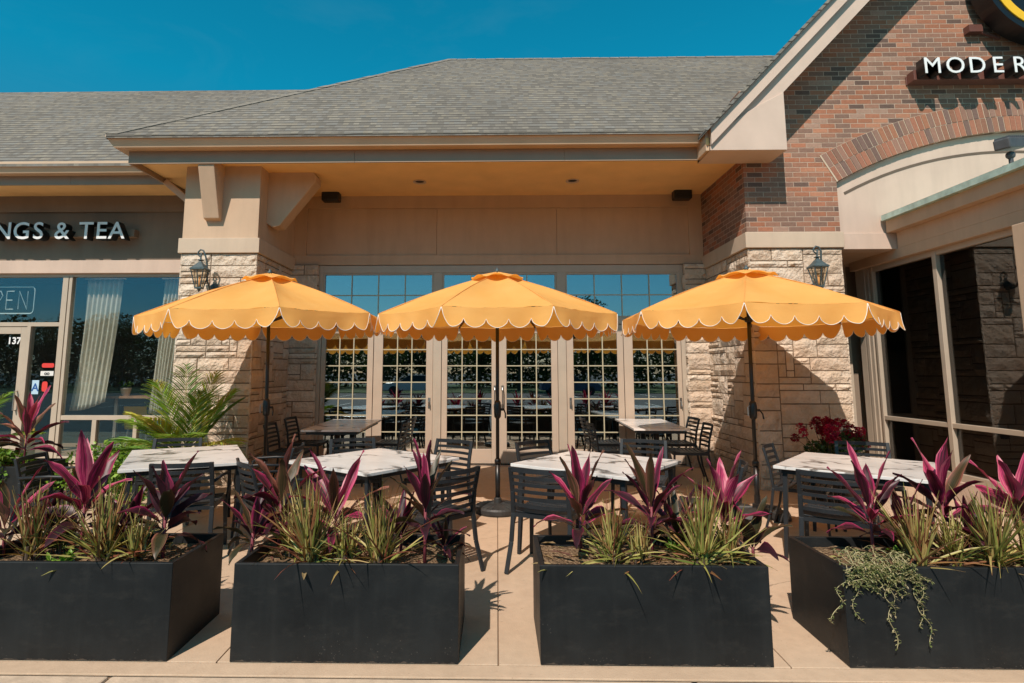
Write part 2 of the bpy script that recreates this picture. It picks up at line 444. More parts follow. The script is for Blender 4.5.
low = t.math('MULTIPLY', t.math('LESS_THAN', z, t.math('ADD', -0.008, t.math('MULTIPLY', t.noise(scale=24, detail=6), 0.030))), 0.4)
col = t.mix(low, col, (0.16, 0.12, 0.09))
t.base(col, t.ramp(n1, [(0.3, (0.40,)*3), (0.7, (0.60,)*3)]), 0.3); t.bump(t.noise(scale=30, detail=4), 0.08, 0.004)
M['planter'] = t.m

# table top
t = NT('veined_table_top')
vo = t.mapping(rnd_offset(t), scale=(1.0, 1.5, 1))
warp = t.noise(vo, scale=2.2, detail=5, out=1)
add = t.n.new('ShaderNodeVectorMath'); add.operation = 'MULTIPLY_ADD'; t.l.new(warp, add.inputs[0]); add.inputs[1].default_value = (0.75,)*3; t.l.new(vo, add.inputs[2])
v2 = t.n.new('ShaderNodeTexVoronoi'); v2.feature = 'DISTANCE_TO_EDGE'; v2.inputs['Scale'].default_value = 1.7; t.l.new(add.outputs[0], v2.inputs['Vector'])
gate = t.ramp(t.noise(vo, scale=2.4, detail=3), [(0.46, (0,0,0)), (0.56, (1,)*3)])
vein = t.math('MULTIPLY', t.ramp(v2.outputs[0], [(0.0, (1,)*3), (0.035, (0.8,)*3), (0.07, (0,)*3)]), gate)
cl = t.ramp(t.noise(add.outputs[0], scale=1.6, detail=6), [(0.3, (0.60,0.56,0.53)), (0.6, (0.78,0.74,0.71))])
t.base(t.mix(t.math('MULTIPLY', vein, 0.9), cl, (0.075, 0.06, 0.05)), 0.26, 0.5)
M['tabletop'] = t.m
M['chair'] = plain('charcoal_aluminium', (0.021, 0.023, 0.026), 0.42, 0.2, 9, spec=0.35)
M['pole'] = plain('black_pole', (0.012, 0.011, 0.011), 0.35, 0.2, 9)
M['base'] = plain('weathered_base', (0.032, 0.031, 0.030), 0.55, 0.4, 9, bump=0.3)

# canvas
t = NT('yellow_canvas')
n_, l_ = t.n, t.l
weave = t.noise(scale=260, detail=2); blot = t.noise(scale=3, detail=4)
col = t.ramp(blot, [(0.3, (0.95,0.50,0.14)), (0.7, (0.99,0.56,0.18))])
t.base(col, 0.85, 0.15); t.bump(t.math('ADD', t.math('MULTIPLY', weave, 0.3), t.noise(t.mapping(scale=(1, 1, 2.5)), scale=6, detail=4)), 0.28, 0.02)
tl = n_.new('ShaderNodeBsdfTranslucent'); tl.inputs[0].default_value = (1.0, 0.43, 0.05, 1)
mx = n_.new('ShaderNodeMixShader'); mx.inputs[0].default_value = 0.36
l_.new(t.b.outputs[0], mx.inputs[1]); l_.new(tl.outputs[0], mx.inputs[2]); l_.new(mx.outputs[0], t.out.inputs[0])
M['canvas'] = t.m
M['piping'] = plain('white_piping', (0.80, 0.74, 0.66), 0.7, 0.03, 9)

def leafmat(name, build, transl=0.25, tc=(0.5,0.6,0.1), rough=0.42):
    t = NT(name)
    col = build(t)
    t.base(col, rough, 0.4)
    tl = t.n.new('ShaderNodeBsdfTranslucent')
    t.l.new(t.mix(1.0, col, (*tc, 1), 'MULTIPLY') if tc else col, tl.inputs[0])
    mx = t.n.new('ShaderNodeMixShader'); mx.inputs[0].default_value = transl
    t.l.new(t.b.outputs[0], mx.inputs[1]); t.l.new(tl.outputs[0], mx.inputs[2]); t.l.new(mx.outputs[0], t.out.inputs[0])
    return t.m
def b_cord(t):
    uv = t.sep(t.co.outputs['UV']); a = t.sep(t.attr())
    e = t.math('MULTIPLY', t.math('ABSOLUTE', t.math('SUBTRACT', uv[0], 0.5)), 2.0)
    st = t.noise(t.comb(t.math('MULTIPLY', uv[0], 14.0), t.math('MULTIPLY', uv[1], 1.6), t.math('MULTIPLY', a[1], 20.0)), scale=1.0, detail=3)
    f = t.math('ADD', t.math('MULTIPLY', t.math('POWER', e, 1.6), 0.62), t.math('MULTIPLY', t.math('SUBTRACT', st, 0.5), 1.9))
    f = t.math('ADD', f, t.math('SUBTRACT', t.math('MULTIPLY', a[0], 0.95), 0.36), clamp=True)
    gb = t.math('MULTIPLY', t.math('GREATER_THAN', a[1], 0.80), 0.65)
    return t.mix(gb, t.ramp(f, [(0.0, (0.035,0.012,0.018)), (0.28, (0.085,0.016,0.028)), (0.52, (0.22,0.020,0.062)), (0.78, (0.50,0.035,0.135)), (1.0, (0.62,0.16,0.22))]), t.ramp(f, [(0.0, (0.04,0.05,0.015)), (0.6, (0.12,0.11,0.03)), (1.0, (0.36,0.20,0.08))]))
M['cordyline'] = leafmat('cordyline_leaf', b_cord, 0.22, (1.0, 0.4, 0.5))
def b_spike(t):
    uv = t.sep(t.co.outputs['UV']); a = t.sep(t.attr())
    e = t.math('MULTIPLY', t.math('ABSOLUTE', t.math('SUBTRACT', uv[0], 0.5)), 2.0)
    mid = t.ramp(a[0], [(0.0, (0.13,0.17,0.035)), (0.40, (0.32,0.34,0.08)), (0.62, (0.52,0.45,0.16)), (0.8, (0.34,0.20,0.07)), (1.0, (0.22,0.075,0.04))])
    return t.mix(t.math('MULTIPLY', t.math('GREATER_THAN', t.math('ADD', e, t.math('MULTIPLY', uv[1], 0.35)), 0.95), 0.75), mid, (0.27, 0.06, 0.05))
M['spike'] = leafmat('striped_blade', b_spike, 0.2, (0.9, 0.8, 0.3))
def b_attr(t):
    a = t.attr()
    return t.mix(1.0, a, t.ramp(t.noise(scale=9, detail=3), [(0.3, (0.75,)*3), (0.7, (1.2,)*3)]), 'MULTIPLY')
M['leaf'] = leafmat('green_leaf', b_attr, 0.3, (0.9, 1.0, 0.4))
M['bark'] = plain('bark', (0.09, 0.06, 0.04), 0.9, 0.3, 8, bump=0.5)
t = NT('potting_soil')
n1 = t.noise(scale=45, detail=5); vo = t.n.new('ShaderNodeTexVoronoi'); vo.inputs['Scale'].default_value = 55; t.l.new(t.co.outputs['Object'], vo.inputs['Vector'])
col = t.ramp(n1, [(0.3, (0.09,0.055,0.032)), (0.55, (0.26,0.17,0.10)), (0.75, (0.42,0.30,0.19))])
t.base(col, 0.95, 0.1); t.bump(t.math('ADD', n1, vo.outputs['Distance']), 1.0, 0.02)
M['soil'] = t.m
M['car_white'] = plain('car_white', (0.6,0.6,0.6), 0.25, 0.02, 3)
M['car_blue'] = plain('car_blue', (0.03,0.07,0.14), 0.25, 0.02, 3)
M['car_red'] = plain('car_red', (0.25,0.03,0.02), 0.25, 0.02, 3)
M['rubber'] = plain('rubber', (0.02,0.02,0.02), 0.8, 0.2, 5)
M['terracotta'] = plain('dark_pot', (0.018,0.016,0.015), 0.5, 0.3, 8)

# ------------------------------------------------------------------ setting: lot, patio, kerb
WY = 9.17      # main wall plane
g = MB(); g.add([(-600,-600,-0.17),(600,-600,-0.17),(600,700,-0.17),(-600,700,-0.17)], [(0,1,2,3)])
tag(g.build('ground', M['asphalt']), kind='structure')
g = MB()
for i in range(-8, 9):
    for y0 in (-14.5, -27.0):
        g.box(i*2.75-0.05, y0, -0.168, i*2.75+0.05, y0+4.8, -0.164)
tag(g.build('parking_lines', M['line_paint']), kind='structure')

# base layer below the slabs, tilted like the patio
def slope_box(mb, x0, x1, y0, y1, d0, d1, col=None):
    z = [gz(y0)+d0, gz(y0)+d1, gz(y1)+d0, gz(y1)+d1]
    mb.add([(x0,y0,z[0]),(x1,y0,z[0]),(x1,y1,z[2]),(x0,y1,z[2]),(x0,y0,z[1]),(x1,y0,z[1]),(x1,y1,z[3]),(x0,y1,z[3])],
           [(0,3,2,1),(4,5,6,7),(0,1,5,4),(1,2,6,5),(2,3,7,6),(3,0,4,7)], col)
g = MB(); slope_box(g, -14, 13, 3.20, 13.4, -0.30, -0.012)
tag(g.build('patio_base', M['sealant']), kind='structure')
g = MB()
xs = [-13.8, -10.7, -7.6, -4.57, -3.04, -1.515, 0.004, 1.555, 3.10, 4.65, 7.7, 12.8]
ys = [3.315, 5.05, 6.6, 8.15, 9.20]
for i in range(len(xs)-1):
    for j in range(len(ys)-1):
        gp = 0.0035
        slope_box(g, xs[i]+gp, xs[i+1]-gp, ys[j]+gp, ys[j+1]-gp, -0.012, random.uniform(-0.0008, 0.0008))
for x0, x1 in ((-13.8,-4.57),(-4.57,4.65),(4.65,12.8)):
    slope_box(g, x0+0.003, x1-0.003, 3.19, 3.309, -0.012, -0.001)
tag(g.build('patio', M['patio'], bevel=0.003), kind='structure')
g = MB()
x = -14.0
while x < 13:
    slope_box(g, x+0.004, x+2.99, 3.02, 3.186, -0.30, -0.006); x += 3.0
tag(g.build('kerb', M['kerb'], bevel=0.012), kind='structure')

# ------------------------------------------------------------------ building
B = thing('restaurant_building', 'tan stucco, limestone and brick restaurant with grey shingle roof and french doors', 'building', (0, WY, 0))
BO = (0, WY, 0)
def bp(mb, name, mat, parent=None, **k):
    # geometry is written in world metres; everything hangs under the building's base point
    return mb.build(name, M[mat] if isinstance(mat, str) else mat, parent or B, org=BO, **k)

def ashlar(mb, P0, U, N, width, z0, z1, seed):
    """random coursed limestone on a vertical face: P0 + U*u, outward normal N"""
    rnd = random.Random(seed)
    mu, mz = 0.105, 0.084
    nu = max(1, round(width/mu)); nz = max(1, round((z1-z0)/mz))
    mu = width/nu; mz = (z1-z0)/nz
    occ = [[False]*nu for _ in range(nz)]
    P0, U, N = Vector(P0), Vector(U), Vector(N)
    Zv = Vector((0,0,1))
    for j in range(nz):
        for i in range(nu):
            if occ[j][i]: continue
            h = rnd.choices([1,2,3],[0.34,0.46,0.20])[0]
            w = rnd.choices([1,2,3,4,5,6,7],[0.05,0.15,0.22,0.22,0.18,0.12,0.06])[0]
            if h == 3: w = max(w, 3)
            h = min(h, nz-j)
            ww = 0
            while ww < w and i+ww < nu and not occ[j][i+ww]: ww += 1
            if nu-(i+ww) == 1 and not occ[j][i+ww]: ww += 1
            w = ww
            hh = 1
            while hh < h and all(not occ[j+hh][i+k] for k in range(w)): hh += 1
            h = hh
            for a in range(h):
                for b in range(w): occ[j+a][i+b] = True
            gp = 0.0075
            u0, u1 = i*mu+gp, (i+w)*mu-gp
            if i == 0: u0 = 0
            if i+w == nu: u1 = width
            q0, q1 = z0+j*mz+gp, z0+(j+h)*mz-gp
            d = rnd.uniform(0.014, 0.03)
            base = rnd.choice([(0.70,0.585,0.475),(0.66,0.54,0.43),(0.74,0.63,0.52),(0.61,0.485,0.375),(0.68,0.56,0.45),(0.65,0.52,0.41)])
            k = rnd.uniform(0.90, 1.06); col = tuple(c*k for c in base)
            mxu = max(2, min(7, int((u1-u0)/0.06))); mxz = max(2, min(4, int((q1-q0)/0.06)))
            sx, sz = rnd.uniform(-0.008,0.008), rnd.uniform(-0.008,0.008)
            vs, fs = [], []
            for b in range(mxz+1):
                for a in range(mxu+1):
                    fa, fb = a/mxu, b/mxz
                    edge = a in (0, mxu) or b in (0, mxz)
                    dep = d*0.35 if edge else d + rnd.uniform(-0.010, 0.012) + sx*(fa-.5)*2 + sz*(fb-.5)*2
                    if edge: dep += rnd.uniform(-0.002, 0.003)
                    uu = u0+(u1-u0)*fa; zz = q0+(q1-q0)*fb
                    if edge:
                        if 0 < a < mxu: zz += rnd.uniform(-0.0025, 0.0025)
                        if 0 < b < mxz: uu += rnd.uniform(-0.0025, 0.0025)
                    else:
                        # crowd inner points towards the rim so that the edge reads crisp
                        uu = u0+(u1-u0)*(0.5+(fa-0.5)*1.16); zz = q0+(q1-q0)*(0.5+(fb-0.5)*1.12)
                    vs.append(P0 + U*uu + Zv*zz + N*dep)
            n = mxu+1
            for b in range(mxz):
                for a in range(mxu):
                    fs.append((b*n+a, b*n+a+1, (b+1)*n+a+1, (b+1)*n+a))
            # sides back to mortar
            rim = [b for b in range(n)] + [r*n+mxu for r in range(1, mxz+1)] + [mxz*n+a for a in range(mxu-1, -1, -1)] + [r*n for r in range(mxz-1, 0, -1)]
            m0 = len(vs)
            for r in rim:
                p = vs[r]; dd = (p-P0).dot(N); vs.append(p - N*(dd+0.01))
            for q in range(len(rim)):
                r = (q+1) % len(rim)
                fs.append((rim[q], m0+q, m0+r, rim[r]))
            mb.add(vs, fs, col)

def stone_pier(name, x0, x1, yf, inner_left):
    """inner_left False: the left pier (its inner side faces +X)."""
    core = MB()
    core.box(x0+0.012, yf+0.012, -0.1, x1-0.012, WY+0.2, 3.17)
    c = bp(core, name, 'mortar')
    s = MB()
    zb = gz(yf)-0.03
    ashlar(s, (x0, yf+0.012, 0), (1,0,0), (0,-1,0), x1-x0, zb, 3.165, 11 if inner_left else 4)
    if inner_left:
        ashlar(s, (x0+0.012, WY+0.03, 0), (0,-1,0), (-1,0,0), WY+0.03-yf, zb+0.02, 3.165, 9)
    else:
        ashlar(s, (x1-0.012, yf, 0), (0,1,0), (1,0,0), WY+0.03-yf, zb+0.02, 3.165, 21)
        ashlar(s, (x0+0.012, WY+0.03, 0), (0,-1,0), (-1,0,0), WY+0.03-yf, zb+0.02, 3.165, 33)
    if inner_left:
        ashlar(s, (x1-0.012, yf, 0), (0,1,0), (1,0,0), 2.2, zb+0.02, 3.165, 5)
    bp(s, 'stone_veneer', 'stone', c, fixn=False)
    cp = MB(); cp.box(x0-0.03, yf-0.03, 3.168, x1+0.03, WY+0.1, 3.375)
    bp(cp, 'stone_cap', 'cap', c, bevel=0.006)
    return c
YL, YR = 7.75, 7.55
stone_pier('stone_pier', -4.34, -3.28, YL, False)
stone_pier('stone_pier', 3.30, 4.52, YR, True)
# narrow pilasters either side of the doors
for x0, x1, sd_ in ((-3.30, -2.868, 51), (2.968, 3.32, 52)):
    core = MB(); core.box(x0, WY-0.06, -0.1, x1, WY+0.2, 3.26)
    c = bp(core, 'stone_pilaster', 'mortar')
    s = MB(); ashlar(s, (x0, WY-0.06, 0), (1,0,0), (0,-1,0), x1-x0, gz(WY)-0.02, 3.255, sd_)
    ashlar(s, (x1 if x0 < 0 else x0, WY-0.055 if x0 < 0 else WY+0.0, 0), (0,1,0) if x0 < 0 else (0,-1,0), (1,0,0) if x0 < 0 else (-1,0,0), 0.07, gz(WY)-0.02, 3.255, sd_+5)
    bp(s, 'stone_veneer', 'stone', c, fixn=False)

# upper stucco of the left pier
m = MB(); m.box(-4.335, YL, 3.376, -3.285, WY+0.1, 4.6); bp(m, 'stucco_pier', 'stucco', bevel=0.004)
# corbel brackets: one facing front, one facing the doors
def bracket(pts, a0, a1, axis):
    m = MB(); m.prism(pts, a0, a1, axis); return bp(m, 'corbel_bracket', 'stucco', bevel=0.008)
bracket([(YL+0.01, 4.40), (YL-0.30, 4.40), (YL-0.30, 4.30), (YL-0.08, 3.64), (YL+0.01, 3.62)], -4.02, -3.80, 'x')
bracket([(-3.29, 4.41), (-2.64, 4.41), (-2.60, 4.36), (-2.60, 4.27), (-3.10, 3.62), (-3.20, 3.60), (-3.29, 3.66)], 8.02, 8.27, 'y')

# main wall above the doors: frame bands and a sunken panel
m = MB()
m.box(-3.29, WY, 3.263, 3.32, WY+0.25, 3.42)
m.box(-3.29, WY, 4.20, 3.32, WY+0.25, 4.6)
m.box(-3.29, WY, 3.42, -3.09, WY+0.25, 4.20)
m.box(3.09, WY, 3.42, 3.32, WY+0.25, 4.20)
m.box(-3.09, WY+0.035, 3.42, -0.975, WY+0.24, 4.20)
m.box(-0.971, WY+0.035, 3.42, 0.969, WY+0.24, 4.20)
m.box(0.973, WY+0.035, 3.42, 3.09, WY+0.24, 4.20)
bp(m, 'stucco_wall', 'stucco', bevel=0.003)

# ---- doors and transoms
def zb_(): return gz(WY)
D0 = WY+0.03
Zb = gz(WY)
m = MB()
m.box(-2.868, D0-0.01, Zb, -2.80, D0+0.10, 3.255)
m.box(2.90, D0-0.01, Zb, 2.968, D0+0.10, 3.255)
m.box(-2.80, D0-0.01, 3.135, 2.90, D0+0.10, 3.255)
m.box(-2.80, D0-0.008, 2.305, 2.90, D0+0.10, 2.405)
for xc in (-0.945, 1.025):
    m.box(xc-0.065, D0-0.012, Zb, xc+0.065, D0+0.10, 2.305)
    m.box(xc-0.068, D0-0.012, 2.405, xc+0.068, D0+0.10, 3.135)
bp(m, 'door_frame', 'frame', bevel=0.004)
m = MB(); m.box(-2.868, D0-0.06, Zb-0.02, 2.968, D0+0.10, Zb+0.018); bp(m, 'threshold', 'metal')
leaves = [(-2.795,-1.965,-2.725,-2.055),(-1.955,-1.015,-1.81,-1.12),(-0.875,0.02,-0.785,-0.085),(0.03,0.955,0.15,0.855),(1.095,1.99,1.205,1.895),(2.00,2.895,2.14,2.83)]
for k, (x0, x1, a0, a1) in enumerate(leaves):
    fr = MB(); y0, y1 = D0+0.01, D0+0.055
    zt, zbt = 2.298, Zb+0.03
    ga, gb = 0.365, 2.16
    fr.box(x0, y0, zbt, a0, y1, zt); fr.box(a1, y0, zbt, x1, y1, zt)
    fr.box(a0, y0, zbt, a1, y1, ga); fr.box(a0, y0, gb, a1, y1, zt)
    d = bp(fr, 'french_door', 'door', bevel=0.004)
    gl = MB(); gl.box(a0, D0+0.030, ga, a1, D0+0.038, gb); bp(gl, 'door_glass', 'glass_door', d)
    mu = MB()
    for i in (1, 2):
        xx = a0+(a1-a0)*i/3; mu.box(xx-0.008, D0+0.016, ga, xx+0.008, D0+0.029, gb)
    for i in range(1, 7):
        zz = ga+(gb-ga)*i/7; mu.box(a0, D0+0.0175, zz-0.008, a1, D0+0.0285, zz+0.008)
    bp(mu, 'muntins', 'muntin', d)
    h = MB()
    if k in (2, 3):
        hx = 0.02-0.055 if k == 2 else 0.03+0.055
        sgn = -1 if k == 2 else 1
        h.tube([(hx, y0, 1.30), (hx, y0-0.05, 1.30), (hx+sgn*0.0, y0-0.062, 1.27), (hx, y0-0.062, 1.05), (hx, y0-0.05, 1.02), (hx, y0, 1.02)], 0.010, 8)
        h.box(hx-0.018, y0-0.006, 1.27, hx+0.018, y0, 1.34); h.box(hx-0.018, y0-0.006, 0.98, hx+0.018, y0, 1.05)
    else:
        hx = {0:-2.76,1:-1.065,4:1.15,5:2.86}[k]
        h.box(hx-0.017, y0-0.008, 0.99, hx+0.017, y0, 1.15)
        h.tube([(hx, y0-0.005, 1.09), (hx, y0-0.045, 1.09), (hx, y0-0.05, 1.02)], 0.008, 6)
    bp(h, 'door_handle', 'metal', d)
for x0, x1 in ((-2.80,-1.013),(-0.877,0.957),(1.093,2.90)):
    f = MB()
    f.box(x0, D0+0.005, 2.405, x0+0.03, D0+0.06, 3.135); f.box(x1-0.03, D0+0.005, 2.405, x1, D0+0.06, 3.135)
    f.box(x0+0.03, D0+0.005, 2.405, x1-0.03, D0+0.06, 2.435); f.box(x0+0.03, D0+0.005, 3.105, x1-0.03, D0+0.06, 3.135)
    w = bp(f, 'transom_window', 'frame')
    a0, a1 = x0+0.03, x1-0.03
    gl = MB(); gl.box(a0, D0+0.030, 2.435, a1, D0+0.038, 3.105); bp(gl, 'window_glass', 'glass_door', w)
    mu = MB()
    for i in (1, 2, 3):
        xx = a0+(a1-a0)*i/4; mu.box(xx-0.008, D0+0.018, 2.435, xx+0.008, D0+0.029, 3.105)
    mu.box(a0, D0+0.0195, 2.766, a1, D0+0.0285, 2.782)
    bp(mu, 'muntins', 'muntin', w)

# ---- soffit, fascia, gutters
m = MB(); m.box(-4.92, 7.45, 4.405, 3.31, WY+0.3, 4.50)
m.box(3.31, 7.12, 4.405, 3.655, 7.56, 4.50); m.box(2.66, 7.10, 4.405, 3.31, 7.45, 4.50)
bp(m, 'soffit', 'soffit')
m = MB()
m.box(-4.955, 7.425, 4.33, -1.90, 7.45, 4.52); m.box(-1.896, 7.425, 4.33, 0.9, 7.45, 4.52); m.box(0.904, 7.425, 4.33, 2.66, 7.45, 4.52)
m.box(-4.955, 7.45, 4.33, -4.925, WY, 4.52)
bp(m, 'fascia', 'fascia')
GP = [(-0.052, 0.0), (0.085, 0.0), (0.10, 0.035), (0.125, 0.085), (0.135, 0.10), (0.135, 0.115), (0.148, 0.12), (0.148, 0.155), (0.13, 0.155), (0.13, 0.148), (-0.052, 0.14)]
def gutter(segs, name='gutter'):
    m = MB()
    for (pa, pb, na, nb, zz) in segs:
        # profile swept from pa to pb, pushed out along na / nb (mitred ends)
        n = len(GP)
        va = [Vector((pa[0]+na[0]*o, pa[1]+na[1]*o, zz+h)) for o, h in GP]
        vb = [Vector((pb[0]+nb[0]*o, pb[1]+nb[1]*o, zz+h)) for o, h in GP]
        m.add(va+vb, [tuple(range(n)), tuple(range(2*n-1, n-1, -1))] + [(i, i+n, (i+1) % n+n, (i+1) % n) for i in range(n)])
    return bp(m, name, 'gutter')
gutter([((-4.958, 7.373), (2.70, 7.373), (-1.35, -1), (0.0, -1), 4.505),
        ((-4.958, 9.6), (-4.958, 7.373), (-1.35, 0), (-1.35, -1), 4.505)])
m = MB(); m.box(2.655, 7.11, 4.335, 2.698, 7.45, 4.60); m.box(2.698, 7.10, 4.40, 2.75, 7.45, 4.64); bp(m, 'gutter_end', 'gutter')
# left wing eave
m = MB(); m.box(-16, 8.37, 4.36, -9.3, 8.395, 4.53); m.box(-9.296, 8.37, 4.36, -6.45, 8.395, 4.53); m.box(-6.446, 8.37, 4.36, -4.97, 8.395, 4.53)
bp(m, 'fascia', 'fascia')
gutter([((-16, 8.317), (-4.99, 8.317), (0, -1), (0, -1), 4.50)])
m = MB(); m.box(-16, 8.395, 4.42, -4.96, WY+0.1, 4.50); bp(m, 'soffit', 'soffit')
m = MB()
m.bar((-4.92, 8.25, 4.36), (-4.46, 8.25, 3.98), 0.09, 0.07, up=(0,1,0)); m.bar((-4.40, 8.25, 4.03), (-4.40, 8.25, 0.2), 0.07, 0.09, up=(0,1,0))
bp(m, 'downspout', 'gutter', bevel=0.006)

# ---- roofs
def roof_slab(name, pts, th=0.05):
    m = MB(); n = len(pts)
    m.add([Vector(p) for p in pts] + [Vector(p)-Vector((0,0,th)) for p in pts], [tuple(range(n)), tuple(range(2*n-1, n-1, -1))] + [(i, i+n, (i+1) % n+n, (i+1) % n) for i in range(n)])
    return bp(m, name, 'shingle')
RS = 0.80
ez, ey = 4.655, 7.21
ry = 11.55; rz_ = ez + RS*(ry-ey)
hx = -1.02
rf = roof_slab('roof', [(-5.14, ey, ez), (2.70, ey, ez), (3.40, 7.95, ez+RS*(7.95-ey)), (12.0, 7.95, ez+RS*(7.95-ey)), (12.0, ry, rz_), (hx, ry, rz_)])
roof_slab('roof_side', [(-5.14, ey, ez-0.004), (hx, ry, rz_-0.004), (-5.14, 2*ry-ey, ez-0.004)])
roof_slab('roof_back', [(-5.14, 2*ry-ey, ez-0.008), (hx, ry, rz_-0.008), (12.0, ry, rz_-0.008), (12.0, 2*ry-ey, ez-0.008)])
cp = MB(); rnd = random.Random(12)
nv = Vector((0, -0.625, 0.78))*0.012
for a, b, w in (((-5.14, ey, ez), (hx, ry, rz_), Vector((0.15, 0, 0))), ((hx, ry, rz_), (12.0, ry, rz_), Vector((0, -0.10, -0.08)))):
    a, b = Vector(a), Vector(b); n = int((b-a).length/0.2)
    for i in range(n):
        p, q = a+(b-a)*(i/n), a+(b-a)*((i+0.93)/n)
        k = nv*rnd.uniform(0.7, 1.3)
        cp.add([p, q, q+w, p+w, p+k, q+k, q+w+k, p+w+k], [(0,1,2,3),(4,5,6,7),(0,1,5,4),(1,2,6,5),(2,3,7,6),(3,0,4,7)])
bp(cp, 'ridge_caps', 'shingle_cap', rf)
lz, ly = 4.63, 8.17; lry = 12.05; lrz = lz + RS*(lry-ly)
roof_slab('wing_roof', [(-18, ly, lz), (-4.6, ly, lz), (-3.2, lry, lrz), (-18, lry, lrz)])
roof_slab('wing_roof_back', [(-18, lry, lrz-0.004), (-3.2, lry, lrz-0.004), (-3.2, 16, lz), (-18, 16, lz)])

# ---- brick gable on the right
gx, gsl = 7.25, 1.05
def rake_z(x, off=0.0):           # underside of the rake boards
    return 5.06 + gsl*((x if x <= gx else 2*gx-x) - 3.63) + off
AC, AR, AR2 = (7.2, -0.70), 5.46, 5.87
m = MB()
zL = 3.376
poly = [(3.30, zL), (4.523, zL), (4.523, 4.064)]
N_ = 28
t0 = atan2(4.064-AC[1], 4.523-AC[0]); t1 = pi - t0
for i in range(1, N_):
    tt = t0 + (t1-t0)*i/N_
    poly.append((AC[0]+AR*cos(tt), AC[1]+AR*sin(tt)))
poly += [(9.88, 4.064), (9.88, zL), (11.2, zL), (11.2, rake_z(11.2)+0.3), (gx, rake_z(gx)+0.3), (3.63, 5.35), (3.30, 5.35)]
m.prism(poly, YR, YR+0.30)
bp(m, 'brick_wall', 'brick')
m = MB(); m.box(3.302, YR+0.301, zL, 3.62, WY+0.1, 4.6); bp(m, 'brick_return', 'brick')
m = MB(); m.box(3.30, YR+0.30, 4.6, 11.2, WY+1.4, 5.3); bp(m, 'gable_core', 'stucco_dark')
# arch ring of two rowlock courses
m = MB(); rnd = random.Random(3)
bcs = [(0.19,0.12,0.10),(0.27,0.15,0.11),(0.31,0.17,0.125),(0.34,0.15,0.10),(0.31,0.15,0.10),(0.37,0.165,0.10),(0.36,0.155,0.10),(0.29,0.17,0.13)]
for r0, r1 in ((AR+0.002, AR+0.203), (AR+0.211, AR2)):
    a = t0 - 0.004; step = 0.0745/r0
    while a > t1+step:
        b = a - step*0.86
        c = rnd.choice(bcs); k = rnd.uniform(0.90, 1.10); d = rnd.uniform(0.004, 0.009)
        P = [(AC[0]+r*cos(q), AC[1]+r*sin(q)) for r, q in ((r0,a),(r0,b),(r1,b),(r1,a))]
        m.prism(P, YR-0.006-d, YR+0.05, col=tuple(x*k for x in c))
        a -= step
arch = bp(m, 'brick_arch', 'arch_brick', bevel=0)
m = MB()
for i in range(N_*2):
    a, b = t0+(t1-t0)*i/(N_*2), t0+(t1-t0)*(i+1)/(N_*2)
    m.prism([(AC[0]+r*cos(q), AC[1]+r*sin(q)) for r, q in ((AR,a),(AR,b),(AR2+0.004,b),(AR2+0.004,a))], YR-0.007, YR+0.04)
bp(m, 'arch_mortar', 'cap', arch)
# stucco infill under the arch
m = MB(); poly = [(4.528, 3.16), (5.31, 3.16)]
poly = [(4.528, 3.16), (4.528, 4.05)] + [(AC[0]+(AR-0.004)*cos(t0+(t1-t0)*i/N_), AC[1]+(AR-0.004)*sin(t0+(t1-t0)*i/N_)) for i in range(1, N_)] + [(9.87, 4.05), (9.87, 3.16)]
m.prism(poly, YR+0.055, YR+0.25)
# thin curved strip, its dark colour painting the shadow of a groove
c2, r2 = (6.9, -0.30), 4.80
def arcpts(r, a0, a1, n): return [(c2[0]+r*cos(a0+(a1-a0)*i/n), c2[1]+r*sin(a0+(a1-a0)*i/n)) for i in range(n+1)]
A0 = atan2(3.89-c2[1], 4.66-c2[0]); A1 = pi-A0
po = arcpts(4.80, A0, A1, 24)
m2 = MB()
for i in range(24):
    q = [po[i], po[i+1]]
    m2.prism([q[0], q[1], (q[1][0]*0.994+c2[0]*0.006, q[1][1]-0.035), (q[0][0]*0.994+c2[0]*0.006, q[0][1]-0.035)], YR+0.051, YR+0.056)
inf = bp(m, 'arch_infill', 'stucco_light')
bp(m2, 'arch_groove_shade', 'groove_shade', inf)
m = MB(); m.box(4.556, YR+0.035, 3.155, 5.31, YR+0.25, 3.37); bp(m, 'infill_base', 'stucco_light', inf, bevel=0.004)
# dark opening behind, so the recess under the panel has a ceiling and a back
m = MB(); m.box(4.53, YR+0.25, 3.16, 9.9, 9.6, 3.28); bp(m, 'recess_ceiling', 'stucco')

# rake: trim boards running up the gable, boxed return at the foot
m = MB()
def rake_board(o0, o1, ya, yb):
    # quadrilaterals parallel to the slope, offsets measured vertically from the underside line
    for s_ in (0, 1):
        xa, xb = 2.70, gx
        zc = 4.33; xc = max(xa, xa+(zc-rake_z(xa, o0))/gsl)
        P = [(xc, max(zc, rake_z(xa, o0))), (xb, rake_z(xb, o0)), (xb, rake_z(xb, o1)), (xa, rake_z(xa, o1))]
        if xc > xa: P.append((xa, zc))
        if s_: P = [(2*gx-a, b) for a, b in P]
        m.prism(P, ya, yb)
rk = lambda o0, o1, ya, yb, nm, mt: None
m = MB(); rake_board(0.0, 0.30, 7.10, 7.55); ra = bp(m, 'rake_board', 'trim')
m = MB(); rake_board(0.302, 0.52, 7.03, 7.56)
bp(m, 'rake_trim', 'trim', ra)
